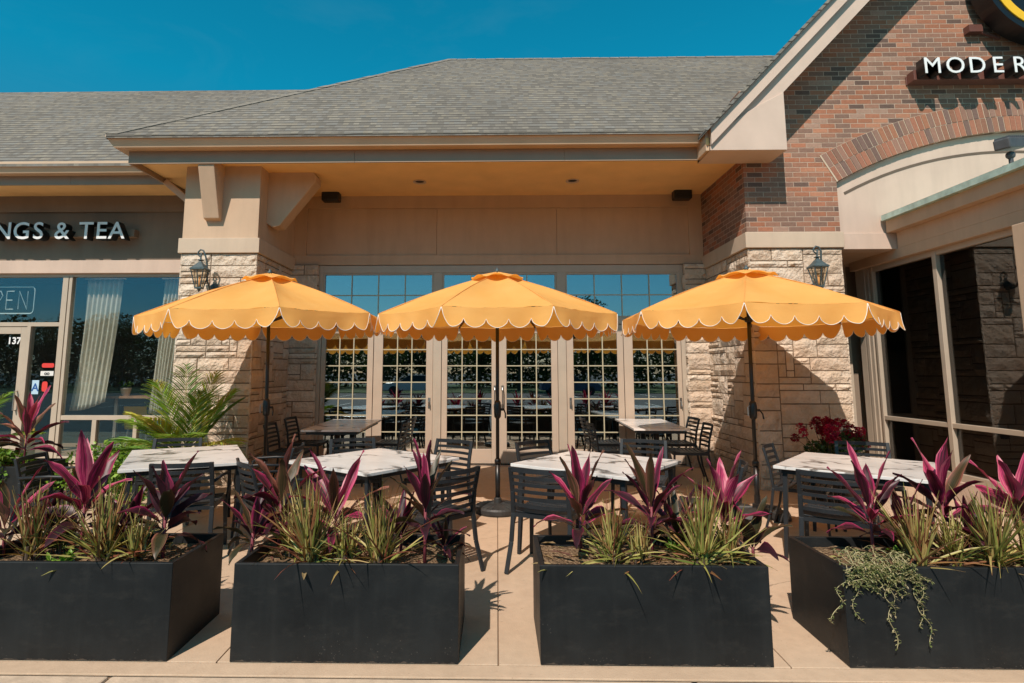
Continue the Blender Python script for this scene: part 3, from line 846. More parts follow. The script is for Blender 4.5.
# cut of the return box: foot piece with level bottom
m = MB(); m.prism([(2.70, 4.325), (3.66, 4.325), (3.66, 5.09), (3.30, 4.90), (2.70, 4.50)], 7.075, 7.56); bp(m, 'rake_return', 'trim', ra, bevel=0.004)
m = MB()
for s_ in (0, 1):
    P = [(2.62, rake_z(2.62, 0.525)), (gx, rake_z(gx, 0.525)), (gx, rake_z(gx, 0.575)), (2.62, rake_z(2.62, 0.575))]
    if s_: P = [(2*gx-a, b) for a, b in P]
    m.prism(P, 6.98, 13.5)
bp(m, 'gable_roof', 'shingle')

# ---- vestibule on the right
VX = 5.35
m = MB()
m.box(5.14, 1.5, 3.37, 7.0, 7.58, 3.525)
m.box(5.255, 1.5, 3.16, 7.0, 7.56, 3.37)
m.box(5.255, 1.5, 3.03, 7.0, 8.62, 3.16)
v = bp(m, 'vestibule_fascia', 'stucco', bevel=0.004)
m = MB(); m.box(5.075, 1.45, 3.525, 5.20, 7.56, 3.595); m.prism([(5.075, 3.597), (7.6, 3.95), (7.6, 3.90), (5.2, 3.526)], 1.45, 7.56)
bp(m, 'copper_flashing', 'copper', v)
m = MB()
m.box(VX-0.02, 8.50, gz(8.5)-0.02, VX+0.12, 8.62, 3.03)
for y0, y1, xo in ((8.28, 8.33, 0.0), (8.22, 8.26, -0.03), (8.40, 8.46, -0.03)):
    m.box(VX+xo, y0, 0.3, VX+0.1, y1, 3.03)
m.box(VX-0.02, 8.33, 0.3, VX+0.1, 8.50, 3.03)
m.box(VX-0.03, 7.02, 0.3, VX+0.08, 7.085, 3.0)
m.box(VX-0.028, 5.86, 0.3, VX+0.08, 5.93, 3.0)
m.box(VX-0.02, 5.93, 2.96, VX+0.08, 8.22, 3.03); m.box(VX-0.024, 5.93, 0.90, VX+0.08, 8.22, 0.955); m.box(VX-0.02, 5.93, 0.30, VX+0.08, 8.22, 0.385)
sf = bp(m, 'storefront_frame', 'frame', bevel=0.004)
m = MB()
for y0, y1 in ((5.93, 7.02), (7.085, 8.22)):
    for z0, z1 in ((0.385, 0.90), (0.955, 2.96)):
        m.box(VX+0.02, y0, z0, VX+0.028, y1, z1)
bp(m, 'storefront_glass', 'glass_dark', sf)
m = MB(); m.box(VX-0.04, 1.5, gz(3)-0.1, VX+0.5, 8.6, 0.30); bp(m, 'storefront_kerb', 'stucco_light', bevel=0.008)
m = MB(); m.box(VX-0.12, 5.15, 0.0, VX+0.35, 5.86, 3.03); bp(m, 'stucco_column', 'stucco', bevel=0.01)
m = MB(); m.box(VX-0.02, 1.5, 0.3, VX+0.3, 5.15, 3.03); bp(m, 'vestibule_wall', 'stucco')
# back wall of the recess between pier and vestibule
m = MB(); m.box(4.50, 8.95, 0.0, 5.6, 9.1, 3.2); bp(m, 'recess_wall', 'stucco_dark')
m = MB(); m.box(4.53, 8.83, 0.2, 4.60, 8.90, 3.16); m.box(5.20, 8.83, 0.2, 5.32, 8.90, 3.16); m.box(4.60, 8.835, 0.88, 5.2, 8.895, 0.94); m.box(4.60, 8.835, 0.15, 5.2, 8.895, 0.24)
rw = bp(m, 'window', 'frame')
m = MB(); m.box(4.60, 8.86, 0.24, 5.20, 8.868, 0.88); m.box(4.60, 8.86, 0.94, 5.20, 8.868, 3.16); bp(m, 'window_glass', 'glass_dark', rw)
# rooms behind the glass
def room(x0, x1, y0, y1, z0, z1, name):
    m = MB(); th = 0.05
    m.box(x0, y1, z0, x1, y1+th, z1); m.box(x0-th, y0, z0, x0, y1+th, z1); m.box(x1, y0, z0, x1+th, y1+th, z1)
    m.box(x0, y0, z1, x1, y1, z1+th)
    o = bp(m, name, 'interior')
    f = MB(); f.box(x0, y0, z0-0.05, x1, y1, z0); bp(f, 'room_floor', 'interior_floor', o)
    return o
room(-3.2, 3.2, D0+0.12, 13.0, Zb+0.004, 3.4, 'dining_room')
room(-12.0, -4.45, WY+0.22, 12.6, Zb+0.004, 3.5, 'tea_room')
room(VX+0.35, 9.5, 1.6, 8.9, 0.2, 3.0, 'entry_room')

# ---- tea shop front on the left
m = MB()
m.box(-13, WY, 3.33, -4.34, WY+0.2, 4.5)
lw = bp(m, 'shop_wall', 'stucco_dark')
m = MB(); m.box(-13, WY-0.05, 3.135, -4.34, WY+0.2, 3.345); bp(m, 'stucco_band', 'stucco_light', bevel=0.006)
m = MB(); m.box(-13, WY-0.055, 4.15, -4.34, WY, 4.42); bp(m, 'frieze_board', 'stucco_dark')
m = MB()
F0 = WY+0.02
mm = [(-7.045,-6.955, 0.14, 3.10), (-6.94,-6.89,0.14,3.10), (-7.56,-7.50,0.14,2.28), (-5.08,-5.02,0.14,3.10)]
for x0, x1, z0, z1 in mm: m.box(x0, F0-0.01, z0, x1, F0+0.09, z1)
m.box(-6.38, F0-0.006, 0.20, -6.31, F0+0.08, 0.80); m.box(-5.72, F0-0.006, 0.20, -5.66, F0+0.08, 0.80)
m.box(-13, F0-0.008, 3.085, -4.34, F0+0.09, 3.135)
m.box(-13, F0-0.006, 2.28, -7.045, F0+0.08, 2.345)
m.box(-6.89, F0-0.004, 0.80, -4.34, F0+0.085, 0.87)
m.box(-6.89, F0-0.004, 0.14, -4.34, F0+0.085, 0.24); m.box(-7.50, F0-0.004, 0.14, -7.045, F0+0.085, 0.24)
m.box(-8.62, F0-0.01, 0.14, -8.55, F0+0.09, 2.28)
ff = bp(m, 'storefront_frame', 'frame', bevel=0.003)
m = MB()
for x0, x1, z0, z1 in ((-12.9,-7.045,2.345,3.085),(-7.50,-7.045,0.24,2.28),(-6.89,-5.08,0.87,3.085),(-6.89,-6.38,0.24,0.80),(-6.31,-5.72,0.24,0.80),(-5.66,-5.08,0.24,0.80),(-12.9,-8.62,0.24,2.28),(-5.02,-4.36,0.24,3.085)):
    m.box(x0, F0+0.03, z0, x1, F0+0.038, z1)
bp(m, 'storefront_glass', 'glass_shop', ff)
m = MB()
for x0, x1, z0, z1 in ((-8.545,-8.44,0.16,2.27),(-7.665,-7.57,0.16,2.27),(-8.44,-7.665,2.16,2.27),(-8.44,-7.665,0.16,0.42)):
    m.box(x0, F0+0.005, z0, x1, F0+0.05, z1)
sd2 = bp(m, 'shop_door', 'frame', bevel=0.003)
m = MB(); m.box(-8.44, F0+0.024, 0.42, -7.665, F0+0.032, 2.16); bp(m, 'door_glass', 'glass_shop', sd2)
m = MB(); m.tube([(-7.63, F0, 1.25), (-7.63, F0-0.05, 1.25), (-7.63, F0-0.05, 0.95), (-7.63, F0, 0.95)], 0.012, 8); bp(m, 'door_handle', 'metal', sd2)

def letter(ch, x, z, y, size, parent, org, mb_mat, fc_mat, depth, face=True, off=0.0, font_off=0.012, rotz=0.0):
    def mk(ext, o2):
        cu = bpy.data.curves.new(ch, 'FONT'); cu.body = ch; cu.size = size; cu.extrude = ext; cu.offset = o2; cu.resolution_u = 4
        cu.align_x = 'CENTER'
        ob = bpy.data.objects.new('tmp', cu); C.objects.link(ob)
        dg = bpy.context.evaluated_depsgraph_get()
        me = bpy.data.meshes.new_from_object(ob.evaluated_get(dg))
        bpy.data.objects.remove(ob)
        me.transform(Matrix.Rotation(radians(90), 4, 'X'))
        return me
    me = mk(depth/2, font_off)
    me.materials.clear(); me.materials.append(mb_mat)
    o = bpy.data.objects.new('letter', me); C.objects.link(o); o.parent = parent
    o.location = (x-org[0], y-org[1], z-org[2])
    if face:
        mf = mk(0.003, font_off-0.004); mf.materials.clear(); mf.materials.append(fc_mat)
        f = bpy.data.objects.new('letter_face', mf); C.objects.link(f); f.parent = o; f.location = (0, -depth/2-0.004, 0)
    return o
cen = lambda px: (px-497)/62.8
SG = thing('shop_sign', 'white raised letters INGS & TEA on grey stucco wall above the tea shop window', 'sign', (-6.9, WY, 3.68))
o_ = (-6.9, WY, 3.68)
for ch, px in (('I', -10), ('N', 2), ('G', 21), ('S', 38), ('&', 62), ('T', 86.5), ('E', 102), ('A', 117.5)):
    letter(ch, cen(px), 3.655, WY-0.19, 0.39, SG, o_, M['letter_black'], M['letter_white'], 0.14, font_off=0.007)
m = MB(); m.box(-8.2, WY-0.12, 3.72, -5.85, WY, 3.84); m.build('raceway', M['stucco_dark'], SG, org=o_)

SM = thing('channel_letter_sign', 'white raised letters MODERN on rust red raceway fixed to the brick gable', 'sign', (6.3, YR, 5.35))
o_ = (6.3, YR, 5.35)
for ch, X_ in (('M', 5.69), ('O', 5.985), ('D', 6.265), ('E', 6.53), ('R', 6.81), ('N', 7.11)):
    letter(ch, X_, 5.415, YR-0.24, 0.315, SM, o_, M['letter_black'], M['letter_white'], 0.14, font_off=0.004)
m = MB(); m.box(5.56, YR-0.155, 5.405, 7.45, YR-0.02, 5.545); m.box(5.55, YR-0.02, 5.40, 7.45, YR, 5.52); m.build('raceway', M['raceway'], SM, org=o_, bevel=0.004)

RS_ = thing('round_sign', 'round black sign with a yellow ring mounted high on the brick gable', 'sign', (7.33, YR, 6.78))
def cyl_y(m, cx, cz, r, y0, y1, n=64, ri=None):
    if ri is None:
        m.prism([(cx+r*cos(2*pi*k/n), cz+r*sin(2*pi*k/n)) for k in range(n)], y0, y1)
    else:
        for k in range(n):
            a, b = 2*pi*k/n, 2*pi*(k+1)/n
            m.prism([(cx+q*cos(w), cz+q*sin(w)) for q, w in ((ri,a),(ri,b),(r,b),(r,a))], y0, y1)
m = MB(); cyl_y(m, 0, 0, 0.90, -0.36, -0.10); m.build('sign_drum', M['letter_black'], RS_)
m = MB(); cyl_y(m, 0, 0, 0.82, -0.375, -0.361, ri=0.715); m.build('yellow_ring', M['yellow'], RS_)
m = MB()
for a in (-0.84, 0.84): m.box(a-0.09, -0.10, -0.66, a+0.09, 0, -0.56)
m.bar((-0.84,-0.05,-0.61),(-0.5,-0.05,-0.74),0.03,0.03)
m.box(-0.7,-0.10,-0.1,0.7,0,0.1); m.build('sign_bracket', M['raceway'], RS_)

# neon OPEN (unlit tubing) inside the transom glass
NE = thing('neon_sign', 'unlit white tube OPEN sign hanging inside the tea shop transom window', 'sign', (-8.20, F0+0.12, 2.72)); NE.scale = (0.76, 1, 1.1)
m = MB()
def rrect(x0, z0, x1, z1, r, n=6):
    P = []
    for cx, cz, a in ((x1-r, z1-r, 0), (x0+r, z1-r, 90), (x0+r, z0+r, 180), (x1-r, z0+r, 270)):
        for i in range(n+1):
            t_ = radians(a+90*i/n); P.append((cx+r*cos(t_), 0, cz+r*sin(t_)))
    return P
m.tube(rrect(-0.50, -0.20, 0.80, 0.20, 0.07), 0.009, 6, closed=True)
m.build('border_tube', M['neon'], NE)
m = MB()
m.tube([(-0.26+0.10*cos(radians(a)), 0, 0.135*sin(radians(a))) for a in range(0, 360, 20)], 0.008, 6, closed=True)
m.tube([(-0.08,0,-0.135),(-0.08,0,0.135),(0.05,0,0.135),(0.10,0,0.07),(0.05,0,0.005),(-0.08,0,0.005)], 0.008, 6)
m.tube([(0.35,0,0.135),(0.19,0,0.135),(0.19,0,-0.135),(0.35,0,-0.135)], 0.008, 6); m.tube([(0.19,0,0.0),(0.32,0,0.0)], 0.008, 6)
m.tube([(0.46,0,-0.135),(0.46,0,0.135),(0.65,0,-0.135),(0.65,0,0.135)], 0.008, 6)
m.build('letter_tube', M['neon'], NE)

def flat_text(txt, x, z, y, size, mat, parent, org, name='printed_text', fo=0.0):
    cu = bpy.data.curves.new(name, 'FONT'); cu.body = txt; cu.size = size; cu.extrude = 0.001; cu.offset = fo; cu.align_x = 'CENTER'
    ob = bpy.data.objects.new('tmp', cu); C.objects.link(ob)
    me = bpy.data.meshes.new_from_object(ob.evaluated_get(bpy.context.evaluated_depsgraph_get())); bpy.data.objects.remove(ob)
    me.transform(Matrix.Rotation(radians(90), 4, 'X')); me.materials.clear(); me.materials.append(mat)
    o = bpy.data.objects.new(name, me); C.objects.link(o)
    if parent: o.parent = parent
    o.location = (x-org[0], y-org[1], z-org[2]); return o
o = flat_text('137', -7.775, 2.00, F0+0.021, 0.15, M['letter_white'], sd2, BO, 'door_number', 0.004)
# stickers on the sidelight
def sticker(x0, x1, z0, z1, mat, label, txt=None, tm=None, ts=0.1, rnd_=False):
    e = thing('window_sticker', label, 'sticker', ((x0+x1)/2, F0+0.028, z0))
    m = MB(); w = (x1-x0)/2
    if rnd_:
        m.prism([(p[0], p[2]) for p in rrect(-w, 0, w, z1-z0, min(w, (z1-z0)/2)*0.8)], -0.001, 0.001)
    else: m.box(-w, -0.001, 0, w, 0.001, z1-z0)
    m.build('sticker_face', mat, e)
    if txt: flat_text(txt, 0, ts*0.3, -0.003, ts, tm, e, (0,0,0), fo=0.003)
    return e
sticker(-7.29, -7.09, 1.62, 1.69, M['red'], 'red pill shaped sticker at the top of the glass beside the shop door', rnd_=True)
sticker(-7.30, -7.09, 1.49, 1.565, M['white'], 'white rectangular sticker below the red pill sticker', 'OO', M['letter_black'], 0.05)
sticker(-7.42, -7.31, 1.20, 1.42, M['paleblue'], 'pale blue card with a dark letter A in the sidelight', 'A', M['blue'], 0.17)
sticker(-7.26, -7.17, 1.24, 1.40, M['red'], 'small upright red sticker right of the letter A card', rnd_=True)

# curtains
def curtain(label, x0t, x1t, x0b, x1b, zt, zb, sweep):
    e = thing('curtain', label, 'curtain', ((x0t+x1t)/2, F0+0.22, zb)); ox, oz = (x0t+x1t)/2, zb
    m = MB(); NU, NV = 70, 24
    vs, uvs = [], []
    for j in range(NV+1):
        v = j/NV
        for i in range(NU+1):
            u = i/NU
            k = v**1.6 if sweep else v
            a = x0t+(x0b-x0t)*(v**2.2 if sweep else v); b = x1t+(x1b-x1t)*k
            x = a+(b-a)*u
            z = zt+(zb-zt)*v
            if sweep: z = zt+(zb-zt)*v*(1-0.07*u*v) - 0.05*sin(u*pi)*v
            amp = 0.028*(0.5+0.7*v)
            y = amp*sin(u*2*pi*7.5+0.5*sin(v*3)) + 0.012*sin(u*47+v*4) + 0.02*v*sin(u*9)
            vs.append((x-ox, y, z-oz))
    fs = [(j*(NU+1)+i, j*(NU+1)+i+1, (j+1)*(NU+1)+i+1, (j+1)*(NU+1)+i) for j in range(NV) for i in range(NU)]
    m.add(vs, fs)
    o = m.build('curtain_fabric', M['curtain'], e, smooth=True, fixn=False)
    s = o.modifiers.new('thick', 'SOLIDIFY'); s.thickness = 0.004
    m = MB(); m.tube([(x0t-ox-0.05, 0, zt-oz+0.02), (x1t-ox+0.05, 0, zt-oz+0.02)], 0.012, 8); m.build('curtain_rod', M['metal'], e)
curtain('linen curtain swept and gathered to the left of the tea shop window', -6.80, -6.20, -6.92, -6.36, 3.07, 0.93, True)
curtain('linen curtain hanging narrow and straight beside the stone pier', -5.50, -5.04, -5.62, -5.28, 3.07, 0.88, False)
# shelf, pot and furniture inside the shop
e = thing('window_counter', 'brown wooden counter shelf inside the tea shop window', 'counter', (-5.85, 9.75, Zb))
m = MB(); m.box(-0.62, -0.15, 1.00, 0.62, 0.15, 1.04); m.build('counter_top', M['wood'], e)
m = MB(); m.box(-0.55, -0.02, 0, -0.50, 0.02, 1.0); m.box(0.50, -0.02, 0, 0.55, 0.02, 1.0); m.build('leg', M['metal'], e)
e = thing('potted_plant', 'small plant in a white metal pot on the wooden window counter', 'plant', (-6.22, 9.72, Zb+1.04))
m = MB(); m.lathe([(0.06,0),(0.085,0.13),(0.09,0.13),(0.082,0.12),(0.07,0.11)], 18); m.build('pot', M['white'], e, smooth=True)
def leaf_scatter(m, c, rad, n, size, cols, rnd, shell=0.5, flat=0.0, droop=0.0):
    for _ in range(n):
        d = Vector((rnd.gauss(0,1), rnd.gauss(0,1), rnd.gauss(0,1))).normalized()
        r = rnd.random()**(1/3.0)*(1-shell)+shell*rnd.uniform(0.8,1)
        p = Vector(c)+Vector((d.x*rad[0]*r, d.y*rad[1]*r, d.z*rad[2]*r))
        if rnd.random() < 0.0: continue
        a = Vector((rnd.uniform(-1,1), rnd.uniform(-1,1), rnd.uniform(-0.4,0.8)-droop)).normalized()
        nrm = a.cross(Vector((rnd.uniform(-1,1), rnd.uniform(-1,1), rnd.uniform(-1,1)))).normalized()
        s = size*rnd.uniform(0.6,1.3); w = nrm*s*0.32
        up = a.cross(nrm)*s*0.08
        m.add([p, p+a*s*0.45+w+up, p+a*s, p+a*s*0.45-w+up], [(0,1,2,3)], rnd.choice(cols), [(0.5,0),(1,0.5),(0.5,1),(0,0.5)])
GREEN = [(0.06,0.12,0.02),(0.10,0.19,0.03),(0.15,0.26,0.035),(0.05,0.09,0.02)]
m = MB(); leaf_scatter(m, (0,0,0.19), (0.10,0.08,0.06), 60, 0.05, GREEN, random.Random(1)); m.build('foliage', M['leaf'], e, fixn=False)
e = thing('wet_floor_sign', 'yellow folding wet floor sign standing inside the shop door', 'floor sign', (-7.98, 9.85, Zb))
m = MB(); m.prism([(-0.14,0),(0.14,0),(0.09,0.62),(-0.09,0.62)], -0.10, -0.08); m.prism([(-0.14,0),(0.14,0),(0.09,0.62),(-0.09,0.62)], 0.08, 0.10); m.build('board', M['warnyellow'], e)
m = MB(); m.box(-0.05,-0.105,0.2,0.05,-0.1005,0.4); m.build('warning_mark', M['letter_black'], e)
for lab, x, mt in (('yellow shell chair inside the tea shop window', -6.30, 'warnyellow'), ('pale grey shell chair inside the tea shop window', -5.80, 'paleblue')):
    e = thing('shell_chair', lab, 'chair', (x, 10.4, Zb), group='shell chairs inside the tea shop')
    m = MB(); m.box(-0.2,-0.2,0.44,0.2,0.2,0.46); m.build('seat', M[mt], e, bevel=0.008)
    m = MB(); m.bar((0,-0.2,0.46),(0,-0.26,0.84),0.4,0.015,up=(0,1,0)); m.build('backrest', M[mt], e, bevel=0.005)
    for sx in (-1,1):
        for sy in (-1,1):
            m = MB(); m.tube([(sx*0.16,sy*0.16,0.44),(sx*0.2,sy*0.2,0)],0.012,6); m.build('leg', M['metal'], e)

# ---- small fixtures
for x, lab in ((-2.66, 'black speaker box under the soffit left of the doors'), (2.95, 'black speaker box under the soffit right of the doors')):
    e = thing('loudspeaker', lab, 'speaker', (x, WY, 4.24), group='speakers under the porch soffit')
    m = MB(); m.box(-0.14,-0.24,0.03,0.14,-0.07,0.21); m.build('cabinet', M['black_plastic'], e, bevel=0.02)
    m = MB(); m.box(-0.12,-0.247,0.05,0.12,-0.2405,0.19); m.build('grille', M['rubber'], e)
    m = MB(); m.box(-0.03,-0.07,0.08,0.03,0.035,0.14); m.build('bracket', M['black_plastic'], e)
for x, y in ((-1.16, 8.45), (1.14, 8.45)):
    e = thing('recessed_light', ('round recessed light in the porch soffit, %s one' % ('left' if x < 0 else 'right')), 'light', (x, y, 4.40), group='recessed lights in the porch soffit')
    m = MB(); m.lathe([(0.085,0.005),(0.10,0.0),(0.10,-0.008),(0.082,-0.008),(0.07,0.004)], 24); m.build('trim_ring', M['trim'], e, smooth=True)
    m = MB(); m.lathe([(0.065,0.002),(0.03,-0.006)], 20); m.build('lamp_lens', M['black_plastic'], e)
def lantern(x, y, z, lab):
    e = thing('wall_lantern', lab, 'wall lamp', (x, y, z), group='grey wall lanterns on the stone piers')
    e.scale = (0.9, 0.9, 0.92)
    # origin: wall, bottom of backplate; lamp hangs at y=-0.24
    L = -0.25
    m = MB(); m.lathe([(0.0,0),(0.065,0.0),(0.055,0.02),(0.03,0.03)], 20)
    m2 = MB(); m2.add([Vector((p[0], -p[2], p[1]))+Vector((0.10,0,0.05)) for p in m.v], m.f); m2.build('backplate', M['lantern'], e, smooth=True)
    P = [(0.10,-0.02,0.05),(0.115,-0.08,0.00),(0.11,-0.15,0.02),(0.085,-0.19,0.12),(0.08,-0.20,0.28)]
    P += [(0.075-0.0, L+0.04, 0.40),(0.06, L, 0.50),(0.03, L, 0.56),(-0.01, L, 0.57),(-0.04, L, 0.54),(-0.045,L,0.50),(-0.02,L,0.475),(0.005,L,0.48),(0.01,L,0.505),(-0.008,L,0.518)]
    m = MB(); m.tube(P, 0.0135, 8, 0.011); m.build('scroll_arm', M['lantern'], e, smooth=True)
    m = MB(); m.lathe([(0.012,0.47),(0.012,0.43),(0.045,0.425),(0.045,0.415),(0.02,0.405),(0.03,0.385),(0.06,0.36),(0.115,0.31),(0.15,0.29),(0.15,0.272),(0.12,0.268)], 4, (0,L,0), phase=pi/4)
    m.build('lamp_cap', M['lantern'], e)
    m = MB(); b_, t_ = 0.06, 0.115; z0, z1 = 0.02, 0.27
    cs = [(-1,-1),(1,-1),(1,1),(-1,1)]
    for i, (a, b) in enumerate(cs):
        m.bar((a*b_*0.72, L+b*b_*0.72, z0), (a*t_*0.80, L+b*t_*0.80, z1), 0.012, 0.012)
        a2, b2 = cs[(i+1) % 4]
        m.bar(((a+a2)/2*b_*0.72, L+(b+b2)/2*b_*0.72, z0), ((a+a2)/2*t_*0.80, L+(b+b2)/2*t_*0.80, z1), 0.007, 0.007)
    m.box(-b_*0.8, L-b_*0.8, z0-0.02, b_*0.8, L+b_*0.8, z0); m.lathe([(0.03,-0.02),(0.012,-0.05),(0.004,-0.07)], 10, (0,L,z0))
    m.build('lamp_cage', M['lantern'], e)
    m = MB(); q0, q1 = b_*0.70, t_*0.78
    for i, (a, b) in enumerate(cs):
        a2, b2 = cs[(i+1) % 4]
        m.add([(a*q0,L+b*q0,z0),(a2*q0,L+b2*q0,z0),(a2*q1,L+b2*q1,z1),(a*q1,L+b*q1,z1)],[(0,1,2,3)])
    m.build('lamp_glass', M['glass_lamp'], e, fixn=False)
    m = MB(); m.tube([(0,L,z0),(0,L,z0+0.12)], 0.014, 10); m.ico((0,L,z0+0.15), 0.018, 2, 1.6); m.build('candle_bulb', M['amber'], e, smooth=True)
lantern(-3.93, YL-0.02, 2.64, 'grey lantern with scroll arm on the left stone pier, above the palm')
lantern(4.06, YR-0.02, 2.61, 'grey lantern with scroll arm on the right stone pier, above the red flowers')

# floodlight on the vestibule roof
e = thing('floodlight', 'grey floodlight tilted on the green edged vestibule roof', 'floodlight', (5.20, 5.74, 3.60), radians(28)); e.scale = (1.05, 1.05, 1.05)
m = MB(); m.bar((-0.16,0,0.20),(0.20,0,0.27),0.13,0.10); m.build('lamp_housing', M['grey_metal'], e, bevel=0.012)
m = MB()
for i in range(9): 
    x = -0.14+i*0.04; m.bar((x,-0.0,0.20+0.07*(x+0.16)/0.36+0.055),(x+0.006,0,0.20+0.07*(x+0.16)/0.36+0.055),0.12,0.03)
m.build('cooling_fin', M['grey_metal'], e)
m = MB(); m.tube([(0,0,0),(0,0,0.15)],0.02,8); m.box(-0.06,-0.05,0,0.06,0.05,0.02); m.ico((0,0,0.12),0.04,2); m.build('swivel_mount', M['grey_metal'], e)
e = thing('outlet_cover', 'small grey utility box low on the stone pier beside the flower pot', 'outlet', (4.40, YR-0.035, 0.72))
m = MB(); m.box(-0.04,-0.02,0,0.04,0.03,0.12); m.build('cover', M['grey_metal'], e, bevel=0.005)

# ------------------------------------------------------------------ umbrellas
def make_umbrella(label, base_kind):
    U = thing('patio_umbrella', label, 'umbrella', group='yellow scalloped umbrellas over the patio tables')
    R_, zr, za, NP = 1.33, 2.085, 2.585, 8
    VS = [(R_*cos(radians(22.5+45*k)), R_*sin(radians(22.5+45*k))) for k in range(NP)]
    rnd = random.Random(5)
    m = MB(); ni, nj = 40, 20; sd_u = 3.0 if base_kind == 'round' else 8.0
    for k in range(NP):
        a, b = VS[k], VS[(k+1) % NP]
        vs = []
        for j in range(nj+1):
            t_ = 0.015 + 0.985*j/nj
            for i in range(ni+1):
                u = i/ni
                x = (a[0]*(1-u)+b[0]*u)*t_; y = (a[1]*(1-u)+b[1]*u)*t_
                sag = 0.055*4*u*(1-u)*sin(pi*min(1, t_))*1.0 + 0.018*4*u*(1-u)*t_
                bow = 0.030*sin(pi*t_)
                wr = 0.009*noise.noise(Vector((x*3, y*3, k*3.1+sd_u))) + 0.004*noise.noise(Vector((x*9, y*9, k*2.0+sd_u)))*t_ + 0.006*t_*t_*sin(u*23+k)*noise.noise(Vector((k*1.7, sd_u, u*3)))
                z = za-(za-zr)*t_ - sag + bow + wr
                vs.append((x, y, z))
        fs = [(j*(ni+1)+i, j*(ni+1)+i+1, (j+1)*(ni+1)+i+1, (j+1)*(ni+1)+i) for j in range(nj) for i in range(ni)]
        m.add(vs, fs)
    for a in VS: m.tube([(a[0]*t_, a[1]*t_, za-(za-zr)*t_+0.030*sin(pi*t_)+0.002) for t_ in [0.12+0.88*q/10 for q in range(11)]], 0.0045, 5)
    can = m.build('canopy', M['canvas'], U, smooth=True, fixn=False)
    # valance: five scallops a panel, cut right up at each seam
    m = MB(); pipe = MB(); NS, per = 5, 12
    for k in range(NP):
        a, b = Vector(VS[k]), Vector(VS[(k+1) % NP])
        n = (a+b).normalized()
        N_ = NS*per; rows = 5; vs = []; edge = []
        ph = rnd.uniform(0, 6)
        for i in range(N_+1):
            u = i/N_
            f = abs(sin(pi*NS*u))**0.55
            dep = 0.105 + 0.078*f
            e = min(u, 1-u)*NS
            if e < 0.5: dep *= (sin(pi*e))**0.45 if e > 0 else 0
            dep = max(dep, 0.008)
            p = a*(1-u)+b*u
            sag = 0.018*4*u*(1-u)
            for r in range(rows+1):
                d = dep*r/rows
                out = 0.012*sin(pi*NS*u*1.0+ph)*(d/0.18) + 0.020*sin(u*9+ph)*(d/0.18)**1.5 + 0.018*(d/0.18)
                q = p + n*(0.004+out)
                vs.append((q.x, q.y, zr-sag-d))
            edge.append(Vector(vs[-1]))
        fs = [(i*(rows+1)+r, i*(rows+1)+r+1, (i+1)*(rows+1)+r+1, (i+1)*(rows+1)+r) for i in range(N_) for r in range(rows)]
        m.add(vs, fs); pipe.tube(edge, 0.0032, 5)
        pipe_seam = None
    v = m.build('valance', M['canvas'], U, smooth=True, fixn=False)
    pipe.build('piping', M['piping'], v, smooth=True)
    # small raised vent on top
    m = MB()
    for k in range(NP):
        a, b = VS[k], VS[(k+1) % NP]; vs = []
        for j in range(5):
            t_ = 0.02+0.215*j/4
            for i in range(9):
                u = i/8
                x = (a[0]*(1-u)+b[0]*u)*t_; y = (a[1]*(1-u)+b[1]*u)*t_
                z = 2.615 - 0.33*t_ - (0.010*sin(pi*u) if j < 4 else -0.012*sin(pi*u))
                if j == 4: z -= 0.012*(1+cos(2*pi*u))
                vs.append((x, y, z))
        m.add(vs, [(j*9+i, j*9+i+1, (j+1)*9+i+1, (j+1)*9+i) for j in range(4) for i in range(8)])
    m.build('vent_cap', M['canvas'], U, smooth=True, fixn=False)
    m = MB(); m.lathe([(0.022, 2.60), (0.026, 2.625), (0.014, 2.64), (0.008, 2.655), (0.0, 2.66)], 14); m.build('finial', M['lantern'], U, smooth=True)
    m = MB(); m.tube([(0,0,0.05),(0,0,2.53)], 0.0195, 14); P = m.build('pole', M['pole'], U, smooth=True)
    m = MB(); m.tube([(0,0,0.06),(0,0,0.52)], 0.027, 14); m.lathe([(0.027,0.50),(0.034,0.50),(0.034,0.54),(0.021,0.56)], 14); m.build('pole_sleeve', M['pole'], P, smooth=True)
    m = MB(); m.lathe([(0.02,0.98),(0.036,1.0),(0.040,1.05),(0.040,1.12),(0.034,1.16),(0.02,1.18)], 14); m.tube([(0.03,0,1.08),(0.07,0,1.08)], 0.014, 8); m.tube([(0.07,0,1.08),(0.085,-0.03,1.04),(0.085,-0.05,0.99)], 0.008, 6)
    c = m.build('crank', M['pole'], U, smooth=True)
    m = MB(); m.box(-0.062,-0.035,1.02,-0.060,-0.012,1.11); m.tube([(-0.061,-0.02,1.11),(-0.03,-0.01,1.13)],0.002,4); m.build('care_tag', M['paleblue'], c)
    m = MB(); m.lathe([(0.02,2.46),(0.045,2.47),(0.045,2.52),(0.02,2.53)], 16); m.build('hub', M['pole'], U)
    m = MB(); m.lathe([(0.02,2.02),(0.04,2.03),(0.04,2.08),(0.02,2.09)], 16); m.build('runner', M['pole'], U)
    for k in range(NP):
        x, y = VS[k]
        m = MB(); m.bar((x*0.03, y*0.03, 2.50), (x*0.55, y*0.55, 2.30), 0.012, 0.018); m.bar((x*0.55, y*0.55, 2.30), (x*0.985, y*0.985, 2.070), 0.012, 0.018)
        r = m.build('rib', M['pole'], U)
        m = MB(); m.bar((x*0.03, y*0.03, 2.05), (x*0.52, y*0.52, 2.30), 0.010, 0.014); m.build('strut', M['pole'], r)
